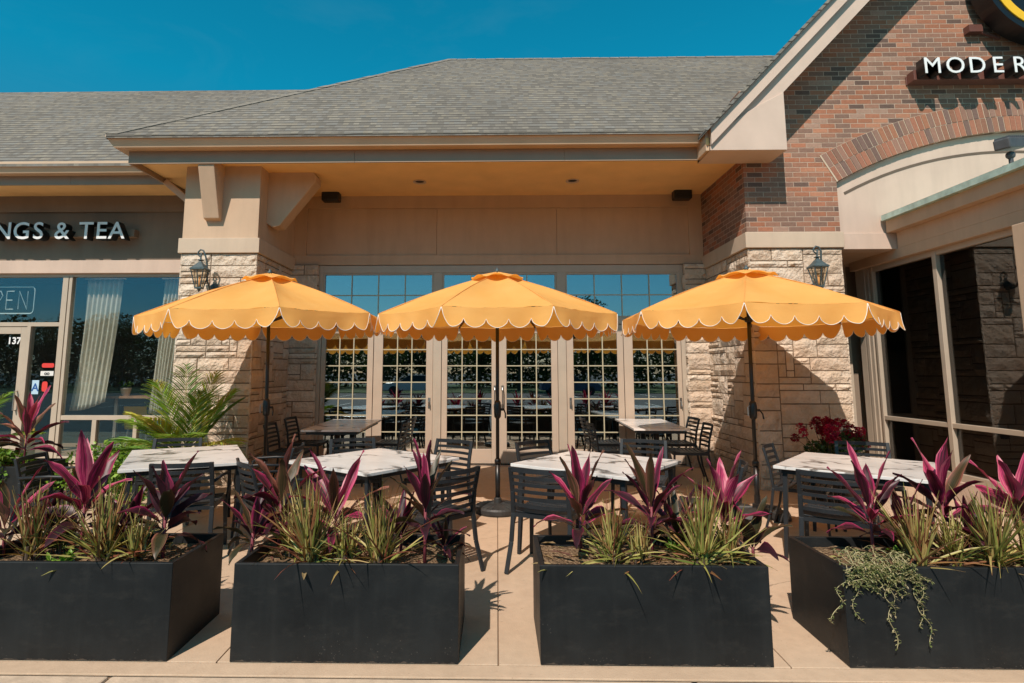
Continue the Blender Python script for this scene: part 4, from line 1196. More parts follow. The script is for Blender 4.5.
    if base_kind == 'round':
        m = MB(); m.lathe([(0.245,0.0),(0.252,0.015),(0.252,0.05),(0.24,0.068),(0.20,0.076),(0.10,0.085),(0.045,0.095),(0.04,0.14),(0.03,0.15)], 40)
        for k in range(24):
            a = 2*pi*k/24; m.bar((0.07*cos(a),0.07*sin(a),0.088),(0.225*cos(a),0.225*sin(a),0.073),0.006,0.006)
        m.build('base', M['base'], U, smooth=False)
    else:
        m = MB()
        for k in range(4):
            a = pi/4+k*pi/2
            Mx = Matrix.Rotation(a, 4, 'Z')
            vs = [Vector(p) for p in ((0.02,-0.0,0),(0.27,-0.16,0),(0.33,0.0,0),(0.27,0.16,0),(0.03,0,0.085),(0.25,-0.125,0.075),(0.30,0,0.06),(0.25,0.125,0.075))]
            m.add([Mx @ p for p in vs], [(0,3,2,1),(4,5,6,7),(0,1,5,4),(1,2,6,5),(2,3,7,6),(3,0,4,7)])
        m.build('base', M['base'], U, bevel=0.012)
        m = MB(); m.lathe([(0.05,0.05),(0.05,0.11),(0.03,0.12),(0.03,0.2)], 16); m.build('base_collar', M['pole'], U)
    return U
u = make_umbrella('middle yellow umbrella in front of the centre door handles, on a round base', 'round')
u.location = (0.005, 6.47, gz(6.47))
u2 = copy_thing(u, 'yellow umbrella beside the left stone pier, over the table by the palm', (-2.58, 6.60, gz(6.6)+0.01), radians(3))
u2.rotation_euler = (radians(0.5), radians(-1.0), radians(3))
u3 = make_umbrella('yellow umbrella in front of the right stone pier, on a dark segmented base', 'cross')
u3.location = (2.73, 6.36, gz(6.36)+0.005); u3.scale = (1.03, 1.03, 1.0); u3.rotation_euler = (radians(-0.4), radians(0.6), radians(-2))

# ------------------------------------------------------------------ tables
def make_table(label, cx, cy, sx, sy, rz, legs='four'):
    z0 = gz(cy)
    T = thing('dining_table', label, 'table', (cx, cy, z0), rz, 'veined white topped patio tables')
    m = MB(); m.box(-sx/2,-sy/2,0.715,sx/2,sy/2,0.74); m.build('table_top', M['tabletop'], T, bevel=0.003)
    m = MB(); m.box(-sx/2+0.05,-sy/2+0.05,0.675,sx/2-0.05,-sy/2+0.075,0.715); m.box(-sx/2+0.05,sy/2-0.075,0.675,sx/2-0.05,sy/2-0.05,0.715)
    m.box(-sx/2+0.05,-sy/2+0.075,0.675,-sx/2+0.075,sy/2-0.075,0.715); m.box(sx/2-0.075,-sy/2+0.075,0.675,sx/2-0.05,sy/2-0.075,0.715)
    m.build('apron', M['chair'], T)
    if legs == 'four':
        for a in (-1, 1):
            for b in (-1, 1):
                m = MB(); m.bar((a*(sx/2-0.075), b*(sy/2-0.075), 0.70), (a*(sx/2-0.05), b*(sy/2-0.05), 0.0), 0.038, 0.038, w2=0.028, h2=0.028, up=(0,1,0)); m.build('leg', M['chair'], T, bevel=0.003)
    else:
        for b in (-1, 1):
            m = MB(); yy = b*sy*0.28
            m.tube([(0,yy,0.03),(0,yy,0.70)], 0.038, 12); m.build('pedestal', M['chair'], T, smooth=True)
            m = MB(); m.bar((-0.24,yy,0.02),(0.24,yy,0.02),0.06,0.03); m.bar((0,yy-0.2,0.021),(0,yy+0.2,0.021),0.06,0.028); m.build('foot', M['chair'], T, bevel=0.005)
    return T
make_table('veined white table beside the palm pot, left of the row', -2.88, 5.46, 0.96, 1.32, radians(28))
make_table('square veined white table between the left umbrella and the centre umbrella', -1.10, 5.30, 1.08, 1.08, radians(-37))
make_table('square veined white table between the centre umbrella and the right umbrella', 0.87, 5.19, 1.08, 1.08, radians(-37.5))
make_table('veined white table in front of the red flowers and the dark storefront', 3.08, 5.10, 1.10, 1.10, radians(-40))
make_table('long table against the doors by the left stone pilaster', -2.10, 8.15, 0.74, 1.66, radians(2), 'ped')
make_table('long table against the doors by the right stone pilaster', 2.12, 8.30, 0.70, 1.60, radians(-3), 'ped')

# ------------------------------------------------------------------ chairs
def make_chair(label, arms, group):
    Cc = thing('patio_chair', label, 'chair', group=group)
    W = 0.235
    for sx in (-1, 1):
        m = MB()
        P = [(sx*(W+0.015), -0.30, 0), (sx*W, -0.235, 0.22), (sx*(W-0.005), -0.205, 0.43), (sx*(W-0.008), -0.225, 0.60), (sx*(W-0.012), -0.275, 0.79)]
        for i in range(4): m.bar(P[i], P[i+1], 0.022 if i else 0.020, 0.034, up=(1,0,0))
        m.build('rear_leg', M['chair'], Cc, bevel=0.004)
        m = MB()
        P = [(sx*(W+0.02), 0.235, 0), (sx*(W+0.005), 0.215, 0.42)]
        m.bar(P[0], P[1], 0.020, 0.028, up=(1,0,0), w2=0.024, h2=0.036)
        m.build('front_leg', M['chair'], Cc, bevel=0.004)
        if arms:
            m = MB(); a = sx*(W+0.02)
            m.tube([(a, 0.215, 0.40), (a+sx*0.004, 0.235, 0.52), (a+sx*0.006, 0.225, 0.60), (a+sx*0.006, 0.18, 0.635), (a+sx*0.002, 0.0, 0.645), (a-sx*0.01, -0.225, 0.635)], 0.0125, 8)
            m.build('armrest', M['chair'], Cc, smooth=True)
    m = MB()
    for sx in (-1, 1): m.bar((sx*(W-0.002), -0.205, 0.425), (sx*(W+0.002), 0.225, 0.425), 0.022, 0.035)
    m.bar((-W, 0.215, 0.418), (W, 0.215, 0.418), 0.022, 0.03); m.bar((-W, -0.205, 0.42), (W, -0.205, 0.42), 0.022, 0.03)
    m.build('seat_frame', M['chair'], Cc)
    m = MB()
    n = 9
    for k in range(n):
        y = -0.185+0.40*k/(n-1)
        dip = 0.014*sin(pi*k/(n-1))
        pts = [(x, 0.447-dip-0.010*(1-(x/0.225)**2)) for x in (-0.225, -0.11, 0, 0.11, 0.225)]
        for i in range(4):
            m.bar((pts[i][0], y, pts[i][1]), (pts[i+1][0], y, pts[i+1][1]), 0.040, 0.010)
    m.build('seat', M['chair'], Cc, bevel=0.002)
    m = MB()
    for k in range(6):
        t_ = k/5; z = 0.50+0.272*t_
        yb = -0.212-0.062*max(0, (z-0.55))/0.24
        hh = 0.026 if k < 5 else 0.036
        xs_ = [-(W-0.012)+2*(W-0.012)*i/8 for i in range(9)]
        pts = [Vector((x, yb-0.042*(1-(x/(W-0.012))**2), z)) for x in xs_]
        for i in range(8): m.bar(pts[i], pts[i+1], 0.013, hh)
    m.build('backrest', M['chair'], Cc, bevel=0)
    return Cc
GC, GA = 'charcoal slatted side chairs', 'charcoal slatted armchairs'
side = make_chair('x', False, GC); arm = make_chair('x', True, GA)
used = set()
def put_chair(proto, x, y, fx, fy, label):
    rz = atan2(fy, fx) - pi/2
    if proto.name in used: o = copy_thing(proto, label, (x, y, gz(y)), rz)
    else:
        used.add(proto.name); proto.location = (x, y, gz(y)); proto.rotation_euler = (0, 0, rz); proto['label'] = label
put_chair(arm, -2.60, 5.02, -0.22, 0.97, 'charcoal armchair with its back to the leftmost planter, at the table by the palm')
put_chair(arm, -3.36, 6.05, 0.25, -0.97, 'charcoal armchair on the far side of the left table, in front of the palm pot')
put_chair(arm, -2.22, 5.76, -0.99, -0.12, 'charcoal armchair seen side on at the right end of the left table')
put_chair(arm, -3.80, 5.18, 1.0, 0.2, 'charcoal armchair at the left end of the left table, against the green shrubs')
put_chair(side, -0.60, 6.00, -0.55, -0.83, 'charcoal side chair at the right corner of the table left of the centre pole')
put_chair(side, -0.50, 4.72, -0.72, 0.69, 'charcoal side chair behind the red plant at the right end of the second planter')
put_chair(side, -1.46, 6.08, 0.33, -0.94, 'charcoal side chair facing the camera beyond the table left of the centre pole')
put_chair(arm, -1.86, 5.02, 0.80, 0.60, 'charcoal armchair at the left corner of the table behind the second planter')
put_chair(side, 0.42, 4.80, 0.42, 0.91, 'large charcoal side chair seen from behind at the left end of the third planter')
put_chair(side, 0.54, 5.94, 0.62, -0.78, 'charcoal side chair just right of the centre umbrella base')
put_chair(side, 1.44, 6.02, -0.36, -0.93, 'charcoal side chair facing the camera beyond the table right of the centre pole')
put_chair(side, 1.72, 4.95, -0.90, 0.35, 'charcoal side chair half hidden by the red plants of the third planter')
put_chair(side, 2.88, 5.72, 0.82, -0.57, 'charcoal side chair beside the right umbrella base')
put_chair(side, 2.62, 4.68, 0.55, 0.84, 'charcoal side chair with its back to the rightmost planter')
put_chair(side, 3.62, 5.90, -0.40, -0.92, 'charcoal side chair beyond the right table, in front of the red flowers')
put_chair(side, -2.72, 7.75, 1.0, 0.05, 'nearer charcoal side chair along the left pier side of the left door table')
put_chair(side, -2.74, 8.55, 1.0, 0.0, 'farther charcoal side chair along the left pier side of the left door table')
put_chair(side, -1.50, 7.90, -1.0, 0.0, 'nearer charcoal side chair on the right side of the left door table')
put_chair(side, -1.50, 8.60, -1.0, 0.05, 'farther charcoal side chair on the right side of the left door table')
put_chair(side, 2.50, 7.85, -1.0, 0.1, 'nearer charcoal side chair between the right door table and the right pier')
put_chair(side, 2.58, 8.62, -1.0, 0.0, 'farther charcoal side chair between the right door table and the right pilaster')
put_chair(side, 1.52, 7.95, 1.0, 0.0, 'nearer charcoal side chair on the left side of the right door table')
put_chair(side, 1.52, 8.62, 1.0, 0.0, 'farther charcoal side chair on the left side of the right door table')

# ------------------------------------------------------------------ planters
def make_planter(label, x0, y0, w=1.235, d=0.60, h=0.508, group='black rectangular planters along the kerb', soil=True):
    zb = gz(y0)
    P = thing('rectangular_planter', label, 'planter', (x0, y0, zb), group=group)
    t_ = 0.028
    m = MB()
    # hollow shell with a rim
    o = [(0,0),(w,0),(w,d),(0,d)]; i_ = [(t_,t_),(w-t_,t_),(w-t_,d-t_),(t_,d-t_)]
    vs = [(a,b,0) for a,b in o]+[(a,b,h) for a,b in o]+[(a,b,h) for a,b in i_]+[(a,b,h-0.16) for a,b in i_]
    fs = [(3,2,1,0)]
    for k in range(4):
        l = (k+1) % 4
        fs += [(k,l,4+l,4+k),(4+k,4+l,8+l,8+k),(8+k,8+l,12+l,12+k)]
    fs.append((12,13,14,15))
    m.add(vs, fs)
    m.build('planter_box', M['planter'], P, bevel=0.004, fixn=False)
    if soil:
        m = MB(); nx, ny = 46, 24; vs = []
        for j in range(ny+1):
            for i in range(nx+1):
                x = t_+(w-2*t_)*i/nx; y = t_+(d-2*t_)*j/ny
                z = h-0.060+0.022*noise.noise(Vector((x*5+x0, y*5, 0)))+0.010*noise.noise(Vector((x*22+x0, y*22, 3)))
                vs.append((x, y, z))
        m.add(vs, [(j*(nx+1)+i, j*(nx+1)+i+1, (j+1)*(nx+1)+i+1, (j+1)*(nx+1)+i) for j in range(ny) for i in range(nx)])
        m.build('soil', M['soil'], P, smooth=True, fixn=False)
    return P
PY0, PH = 3.315, 0.508
make_planter('leftmost black planter by the kerb, cut off by the left edge of the picture', -3.02, PY0)
make_planter('second black planter from the left, with two red plants and two spiky clumps', -1.445, PY0)
make_planter('third black planter from the left, with bare soil showing at its left end', 0.229, PY0)
make_planter('rightmost black planter by the kerb, with pale vines hanging over its corner', 1.860, PY0)
ZS = PH-0.06

# ------------------------------------------------------------------ plants
def leaf(m, p, d, L, W, rnd, droop=0.5, twist=0.0, tone=None, fold=0.25, petiole=0.12, n=9, shape=0.75, cols=None):
    """one arching blade; p start, d direction, droop bends it towards the ground"""
    p = Vector(p); d = Vector(d).normalized()
    side = d.cross(Vector((0,0,1)))
    if side.length < 0.05: side = Vector((cos(rnd.random()*6.28), sin(rnd.random()*6.28), 0))
    side.normalize()
    side = (Matrix.Rotation(twist, 3, d) @ side)
    tone = rnd.random() if tone is None else tone
    col = cols if cols else (tone, rnd.random(), 0)
    vs, uv = [], []
    step = L/n
    cur = p.copy(); dd = d.copy()
    for i in range(n+1):
        t_ = i/n
        if t_ < petiole: w = W*0.10
        else:
            q = (t_-petiole)/(1-petiole)
            w = W*(sin(pi*min(1, q**shape))**0.85) if q < 1 else 0.0
            w = max(w, W*0.02 if q < 1 else 0.0)
        nrm = side.cross(dd).normalized()
        wav = 0.10*W*sin(t_*13+col[1]*9)*(t_ > petiole)
        vs += [cur - side*w/2 + nrm*(w*fold+wav), cur, cur + side*w/2 + nrm*(w*fold-wav)]
        uv += [(0, t_), (0.5, t_), (1, t_)]
        cur = cur + dd*step
        dd = (dd + Vector((0,0,-1))*droop*step/L*(0.5+1.6*t_)).normalized()
    fs = []
    for i in range(n):
        a = i*3
        fs += [(a, a+1, a+4, a+3), (a+1, a+2, a+5, a+4)]
    m.add(vs, fs, col, uv)
def cordyline(x, y, z, label, seed, H=0.34, nl=11, LL=0.30, LW=0.075, bright=0.5, spread=1.0, lean=(0,0), group='red leaved plants in the kerb planters', scale=1.0):
    rnd = random.Random(seed)
    e = thing('cordyline', label, 'plant', (x, y, z), group=group)
    H *= 1.12; LL *= 1.16; nl += 5; LW *= 0.95
    top = Vector((lean[0], lean[1], H*0.62))
    m = MB(); m.tube([(0,0,-0.02), (lean[0]*0.4, lean[1]*0.4, H*0.3), tuple(top)], 0.011, 7, 0.008); m.build('stem', M['stem_red'], e, smooth=True)
    m = MB()
    for k in range(nl):
        f = k/(nl-1)                      # 0 = low outer leaves, 1 = top leaves
        az = k*2.399+rnd.uniform(-0.35, 0.35)
        el = radians(8+64*f**0.9+rnd.uniform(-8, 8)) / (0.55+0.45*spread)
        el = min(el, radians(83))
        d = Vector((cos(az)*cos(el), sin(az)*cos(el), sin(el)))
        p = top*(0.45+0.55*f)
        L = LL*(0.78+0.32*f+rnd.uniform(-0.08, 0.10)); W = LW*rnd.uniform(0.8, 1.15)
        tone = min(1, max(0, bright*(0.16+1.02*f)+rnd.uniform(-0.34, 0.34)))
        leaf(m, p, d, L, W, rnd, droop=rnd.uniform(0.35, 1.0)*(1.25-f)*1.3, twist=rnd.uniform(-0.6, 0.6), tone=tone, fold=rnd.uniform(0.1, 0.35), petiole=0.14)
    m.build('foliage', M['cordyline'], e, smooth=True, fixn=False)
    e.scale = (scale,)*3
    return e
def spiky(x, y, z, label, seed, n=70, L=0.30, W=0.014, warm=0.4, spread=1.0, group='spiky striped clumps in the kerb planters'):
    rnd = random.Random(seed)
    e = thing('spiky_dracaena', label, 'plant', (x, y, z), group=group)
    m = MB()
    for k in range(int(n*1.35)):
        f = rnd.random()
        az = rnd.uniform(0, 2*pi)
        el = radians(rnd.choice([rnd.uniform(5, 40), rnd.uniform(40, 75), rnd.uniform(62, 88), rnd.uniform(66, 89)]))
        if spread < 1: el = radians(90)-(radians(90)-el)*spread
        d = Vector((cos(az)*cos(el), sin(az)*cos(el), sin(el)))
        s_ = rnd.choice([(-0.03,0.0),(0.03,0.01),(0.0,0.03),(0.0,-0.02)])
        p = Vector((s_[0]+rnd.uniform(-0.012,0.012), s_[1]+rnd.uniform(-0.012,0.012), rnd.uniform(0.0, 0.09)))
        leaf(m, p, d, 1.14*L*rnd.uniform(0.55, 1.12), W*rnd.uniform(0.75, 1.25), rnd, droop=rnd.uniform(0.05, 0.9)*(1.1-sin(el)*0.8), twist=rnd.uniform(-1, 1), tone=min(1, max(0, rnd.gauss(warm, 0.32))), fold=0.3, petiole=0.0, n=6, shape=0.45)
    m.build('foliage', M['spike'], e, smooth=True, fixn=False)
    m = MB()
    for a, b in ((-0.03,0.0),(0.03,0.01),(0,0.03),(0,-0.02)): m.tube([(a,b,-0.03),(a*0.9,b*0.9,0.09)], 0.009, 6)
    m.build('stems', M['bark'], e)
    return e
M['stem_red'] = plain('cordyline_stem', (0.20, 0.035, 0.05), 0.6, 0.3, 30)
# the third planter is at px 540..770, one metre is about 166 px on the front rim
def PX_(px, y): return (px-497)/580.0*(y+0.02)
def pl(kind, px, y, *a, **k):
    return kind(PX_(px, y)*1.0, y, gz(y)+ZS, *a, **k)
# planter 1
pl(cordyline, 20, 3.62, 'dull pink leaved plant at the far left end of the leftmost planter', 101, H=0.22, nl=8, LL=0.30, LW=0.075, bright=0.55)
pl(spiky, 46, 3.50, 'brown tinged spiky clump at the left of the leftmost planter', 102, n=60, L=0.32, warm=0.72, spread=0.8)
pl(cordyline, 96, 3.66, 'tall magenta leaved plant in the middle of the leftmost planter', 203, H=0.46, nl=11, LL=0.32, LW=0.090, bright=0.95)
pl(spiky, 117, 3.46, 'tall spiky clump in front of the magenta plant in the leftmost planter', 104, n=85, L=0.36, warm=0.60, spread=0.9)
pl(cordyline, 176, 3.60, 'dark burgundy plant at the right end of the leftmost planter', 105, H=0.36, nl=12, LL=0.29, LW=0.085, bright=0.18)
# planter 2
pl(cordyline, 288, 3.74, 'pink leaved plant with a pale blade at the left end of the second planter', 206, H=0.42, nl=9, LL=0.32, LW=0.085, bright=0.78)
pl(spiky, 318, 3.46, 'wide spiky clump at the left of the second planter', 107, n=105, L=0.38, warm=0.55, spread=1.1)
pl(cordyline, 342, 3.72, 'bright magenta plant between the two spiky clumps of the second planter', 108, H=0.30, nl=9, LL=0.36, LW=0.085, bright=0.95)
pl(spiky, 385, 3.42, 'upright spiky clump near the middle of the second planter', 109, n=75, L=0.34, warm=0.5, spread=0.75)
pl(cordyline, 428, 3.52, 'slim burgundy plant with upright blades at the right end of the second planter', 210, H=0.52, nl=14, LL=0.28, LW=0.060, bright=0.58, spread=0.7)
pl(cordyline, 447, 3.62, 'low withered brown plant in the right corner of the second planter', 111, H=0.10, nl=8, LL=0.17, LW=0.035, bright=0.25)
# planter 3
pl(cordyline, 576, 3.74, 'red plant with a closed bunch of leaves at the left end of the third planter', 212, H=0.36, nl=11, LL=0.32, LW=0.075, bright=0.72, spread=0.8)
pl(spiky, 607, 3.46, 'small spiky clump at the left of the third planter', 113, n=80, L=0.27, warm=0.42, spread=1.0)
pl(cordyline, 644, 3.64, 'tall open red plant in the middle of the third planter', 214, H=0.42, nl=13, LL=0.30, LW=0.060, bright=0.6)
pl(spiky, 690, 3.44, 'large yellow green spiky clump at the right of the third planter', 115, n=110, L=0.37, warm=0.34, spread=1.0)
pl(cordyline, 712, 3.72, 'pale pink leaved plant behind the large spiky clump of the third planter', 216, H=0.36, nl=9, LL=0.29, LW=0.085, bright=1.0)
pl(cordyline, 738, 3.66, 'low dark burgundy leaves at the right corner of the third planter', 117, H=0.08, nl=5, LL=0.24, LW=0.07, bright=0.15)
# planter 4
pl(cordyline, 850, 3.64, 'three bladed red plant at the left end of the rightmost planter', 218, H=0.40, nl=10, LL=0.31, LW=0.075, bright=0.72, spread=0.85)
pl(spiky, 892, 3.44, 'reddish spiky clump left of the middle of the rightmost planter', 119, n=85, L=0.31, warm=0.6, spread=0.85)
pl(cordyline, 918, 3.72, 'tallest bright red plant behind the spiky clumps of the rightmost planter', 220, H=0.46, nl=12, LL=0.31, LW=0.080, bright=0.72)
pl(spiky, 962, 3.44, 'dense green spiky clump at the right of the rightmost planter', 121, n=120, L=0.35, warm=0.30, spread=1.05)
pl(cordyline, 988, 3.68, 'wide leaved pink plant at the right end of the rightmost planter', 222, H=0.42, nl=9, LL=0.31, LW=0.105, bright=0.9)


# fuller boxes: low dark foliage and more blades between the main plants
for k, (px, y, nm, sd) in enumerate(((60, 3.72, 'low burgundy leaves at the back left of the leftmost planter', 401), (140, 3.70, 'low burgundy leaves at the back right of the leftmost planter', 402),
        (262, 3.60, 'low curling dark leaves at the left rim of the second planter', 403), (405, 3.72, 'low burgundy leaves at the back of the second planter', 404),
        (668, 3.74, 'low burgundy leaves behind the middle of the third planter', 406),
        (880, 3.74, 'low burgundy leaves at the back left of the rightmost planter', 407), (940, 3.66, 'dark burgundy leaves between the two tall red plants of the rightmost planter', 408))):
    pl(cordyline, px, y, nm, sd, H=0.14+0.03*(k % 3), nl=9, LL=0.24, LW=0.06, bright=0.30)
for px, y, nm, sd, n, L, w in ((78, 3.66, 'greenish spiky clump at the back of the leftmost planter', 411, 60, 0.30, 0.35), (150, 3.48, 'short spiky clump at the right of the leftmost planter', 412, 50, 0.22, 0.6),
        (300, 3.60, 'short spiky clump at the back left of the second planter', 413, 50, 0.30, 0.65), (352, 3.44, 'short spiky clump between the two large clumps of the second planter', 414, 55, 0.22, 0.5),
        (632, 3.46, 'short spiky clump in the middle of the third planter', 415, 45, 0.20, 0.5), (716, 3.50, 'short spiky clump at the right end of the third planter', 416, 55, 0.26, 0.4),
        (925, 3.46, 'short spiky clump between the large clumps of the rightmost planter', 417, 55, 0.24, 0.45), (995, 3.50, 'green spiky clump at the right end of the rightmost planter', 418, 70, 0.28, 0.3)):
    pl(spiky, px, y, nm, sd, n=n, L=L, warm=w)
# small green seedlings
def seedling(px, y, label, seed):
    rnd = random.Random(seed)
    e = thing('green_seedling', label, 'plant', (PX_(px, y), y, gz(y)+ZS), group='small green seedlings in the kerb planters')
    m = MB()
    for k in range(26):
        az = rnd.uniform(0, 6.28); el = radians(rnd.uniform(10, 80))
        leaf(m, (rnd.uniform(-0.05,0.05), rnd.uniform(-0.03,0.03), rnd.uniform(0,0.05)), (cos(az)*cos(el), sin(az)*cos(el), sin(el)), rnd.uniform(0.04,0.08), 0.024, rnd, droop=0.5, n=4, cols=rnd.choice([(0.14,0.30,0.03),(0.10,0.22,0.02),(0.22,0.36,0.05)]))
    m.build('foliage', M['leaf'], e, smooth=True, fixn=False)
seedling(78, 3.40, 'small bright green seedling at the front of the leftmost planter', 1)
seedling(356, 3.62, 'small green seedling between the clumps of the second planter', 2)
seedling(668, 3.66, 'small green seedling behind the large clump of the third planter', 3)
seedling(880, 3.60, 'small bright green seedling in the rightmost planter', 4)
# fallen leaves on the soil
rnd = random.Random(88); m = MB()
for k in range(150):
    pi_ = rnd.choice([-3.0,-1.43,0.25,1.88]); x = pi_+rnd.uniform(0.05,1.15); y = rnd.uniform(3.36,3.85); a = rnd.uniform(0,6.28)
    leaf(m, (x, y, gz(y)+ZS+rnd.uniform(0.0,0.02)), (cos(a), sin(a), rnd.uniform(-0.1,0.35)), rnd.uniform(0.04,0.17), rnd.uniform(0.008,0.03), rnd, droop=rnd.uniform(0,0.6), n=4, cols=rnd.choice([(0.30,0.20,0.10),(0.42,0.30,0.15),(0.16,0.07,0.05),(0.36,0.33,0.12)]), petiole=0)
tag(m.build('fallen_leaves', M['leaf'], None, fixn=False), 'dry brown leaves scattered over the planter soil', 'leaves', kind='stuff')

# trailing vine over the corner of planter 4
e = thing('trailing_vine', 'pale green tangled vine hanging over the corner of the rightmost planter', 'vine', (1.98, PY0+0.02, gz(PY0)+PH))
rnd = random.Random(17); ms = MB(); ml = MB()
VC = [(0.26,0.27,0.11),(0.38,0.35,0.18),(0.17,0.20,0.07),(0.46,0.38,0.22)]
for k in range(44):
    x = rnd.uniform(-0.10, 0.24); y = rnd.uniform(0.0, 0.16); z = rnd.uniform(-0.03, 0.05)
    far = k < 6
    hang = rnd.uniform(0.24, 0.40) if far else rnd.uniform(0.02, 0.14)
    xe = rnd.uniform(-0.16, 0.10) if far else rnd.uniform(-0.10, 0.10)
    pts = [Vector((x, y, z))]; n = 26
    for i in range(1, n):
        t_ = i/(n-1)
        px_ = x + xe*t_ + 0.022*sin(t_*15+k*1.7); py_ = y*(1-min(1, t_*3)) + (-0.034 if t_ > 0.2 else 0.0) + 0.008*sin(t_*21+k*2)
        pz = z + 0.035*sin(pi*min(1, t_*4)) - hang*max(0, t_-0.18)/0.82
        if py_ > -0.02 and pz < 0: pz = 0.012
        pts.append(Vector((px_, py_, pz)))
    ms.tube(pts, 0.0020, 5)
    for i in range(1, n):
        for _ in range(2):
            a = rnd.uniform(0, 6.28)
            leaf(ml, pts[i]+Vector((0,-0.002,0)), (cos(a), -abs(sin(a))*0.6, rnd.uniform(-0.6, 0.7)), rnd.uniform(0.012, 0.026), 0.009, rnd, droop=0.3, n=2, cols=rnd.choice(VC), petiole=0)
ms.build('vine_stems', M['vine'] if 'vine' in M else plain('vine_stem', (0.40,0.34,0.18), 0.6, 0.2, 30), e, smooth=True)
ml.build('foliage', M['leaf'], e, fixn=False)

# ------------------------------------------------------------------ left background planting
P = make_planter('black planter in the background left, spilling lime green vine', -6.30, 6.20, 1.33, 0.62, 0.50, group=None)
e = cordyline(-5.28, 6.55, gz(6.5)+0.45, 'magenta plant in the background planter by the shop door', 231, H=0.50, nl=12, LL=0.42, LW=0.10, bright=0.85, group=None)
LIME = [(0.16,0.30,0.03),(0.24,0.38,0.04),(0.10,0.20,0.02),(0.30,0.44,0.07),(0.07,0.14,0.02)]
def bush(label, x, y, z, rad, n, size, seed, name='green_shrub', cat='shrub', group=None, cols=LIME, stems=True, clumps=9):
    rnd = random.Random(seed)
    e = thing(name, label, cat, (x, y, z), group=group)
    m = MB()
    for k in range(clumps):
        a = rnd.uniform(0, 6.28); r = rnd.uniform(0.1, 0.75)
        c = (rad[0]*r*cos(a), rad[1]*r*sin(a), rad[2]*rnd.uniform(0.35, 1.15))
        q = rnd.uniform(0.30, 0.55)
        leaf_scatter(m, c, (rad[0]*q, rad[1]*q, rad[2]*q), n//clumps, size, [rnd.choice(cols), rnd.choice(cols), rnd.choice(cols)], rnd, 0.3)
    m.build('foliage', M['leaf'], e, fixn=False)
    if stems:
        m = MB()
        for k in range(7):
            a = rnd.uniform(0, 6.28); m.tube([(0.03*cos(a),0.03*sin(a),0),(rad[0]*0.5*cos(a),rad[1]*0.5*sin(a),rad[2]*1.0)], 0.006, 5, 0.003)
        m.build('stems', M['bark'], e)
    return e
G2 = 'lime green shrubs in front of the tea shop window'
bush('lime green vine filling the top of the background planter', -5.75, 6.45, gz(6.4)+0.46, (0.58, 0.26, 0.12), 1500, 0.055, 41, 'lime_vine', 'vine')
bush('lime green vine trailing down the front of the background planter', -5.35, 6.17, gz(6.2)+0.18, (0.20, 0.05, 0.26), 500, 0.045, 42, 'lime_vine', 'vine', stems=False)
bush('lime shrub just right of the background planter', -4.62, 6.55, gz(6.5), (0.34, 0.34, 0.46), 1500, 0.055, 43, group=G2)
bush('lime shrub below the middle of the tea shop window', -4.55, 7.45, gz(7.4), (0.48, 0.40, 0.44), 1700, 0.055, 44, group=G2)
bush('lime shrub behind the left table, nearest the palm', -3.98, 6.35, gz(6.3), (0.36, 0.36, 0.42), 1500, 0.05, 45, group=G2)

# palms
def palm(label, x, y, z, seed, nf=11, FL=0.95, cols=None, pot=True, fronds=None):
    rnd = random.Random(seed)
    e = thing('potted_palm', label, 'palm', (x, y, z))
    cols = cols or [(0.16,0.27,0.035),(0.30,0.38,0.05),(0.08,0.16,0.02),(0.42,0.40,0.07),(0.22,0.32,0.045)]
    if pot:
        m = MB(); m.lathe([(0.16,0.0),(0.20,0.02),(0.235,0.46),(0.25,0.47),(0.25,0.50),(0.225,0.50),(0.21,0.44)], 4, phase=pi/4+0.1); m.build('pot', M['terracotta'], e, bevel=0.01)
    zt = 0.46 if pot else 0.0
    for k in range(nf):
        if fronds: az, el, L = fronds[k]
        else: az, el, L = k*2.399, rnd.uniform(25, 80), FL*rnd.uniform(0.8, 1.1)
        el = radians(el)
        m = MB()
        d = Vector((cos(az)*cos(el), sin(az)*cos(el), sin(el))); p = Vector((0.04*cos(az), 0.04*sin(az), zt))
        pts = [p.copy()]; n = 18; dd = d.copy()
        for i in range(n):
            p = p+dd*L/n; pts.append(p.copy()); dd = (dd+Vector((0,0,-1))*0.060*(0.2+i/n*1.5)*(1.25-0.7*sin(el))).normalized()
        m.tube(pts, 0.007, 6, 0.002, col=(0.35,0.36,0.08))
        c0 = rnd.choice(cols)
        for i in range(4, n+1):
            for q in (0, 1):
                t_ = i/n; fw = (pts[min(i, n)]-pts[i-1]).normalized()
                sd_ = fw.cross(Vector((0,0,1)))
                if sd_.length < 0.1: sd_ = Vector((1,0,0))
                sd_.normalize()
                for s_ in (-1, 1):
                    dirv = fw*0.85+sd_*s_*0.75+Vector((0,0,0.18))
                    ll = 0.38*FL*(sin(pi*(0.18+0.80*t_))**0.6)*rnd.uniform(0.85,1.1)
                    cc = tuple(c*rnd.uniform(0.8, 1.2) for c in c0)
                    leaf(m, pts[i-1]+(pts[min(i,n)]-pts[i-1])*(q*0.5), dirv, ll, 0.021, rnd, droop=0.7, twist=rnd.uniform(-1.2, 1.2), n=5, cols=cc, petiole=0, shape=0.6)
        m.build('frond', M['leaf'], e, smooth=True, fixn=False)
    return e
fr = [(2.2,78,1.15),(1.2,74,1.1),(0.7,64,0.95),(2.8,66,1.05),(-0.8,68,0.9),(0.35,58,0.9),(3.05,42,0.90),(3.6,52,0.80),(-2.4,32,0.80),(-1.9,55,0.7),(-1.2,42,0.65),(-0.35,30,0.75),(2.7,24,0.85),(3.3,18,0.9),(-2.9,10,0.75),(0.1,16,0.6),(-1.6,24,0.6)]
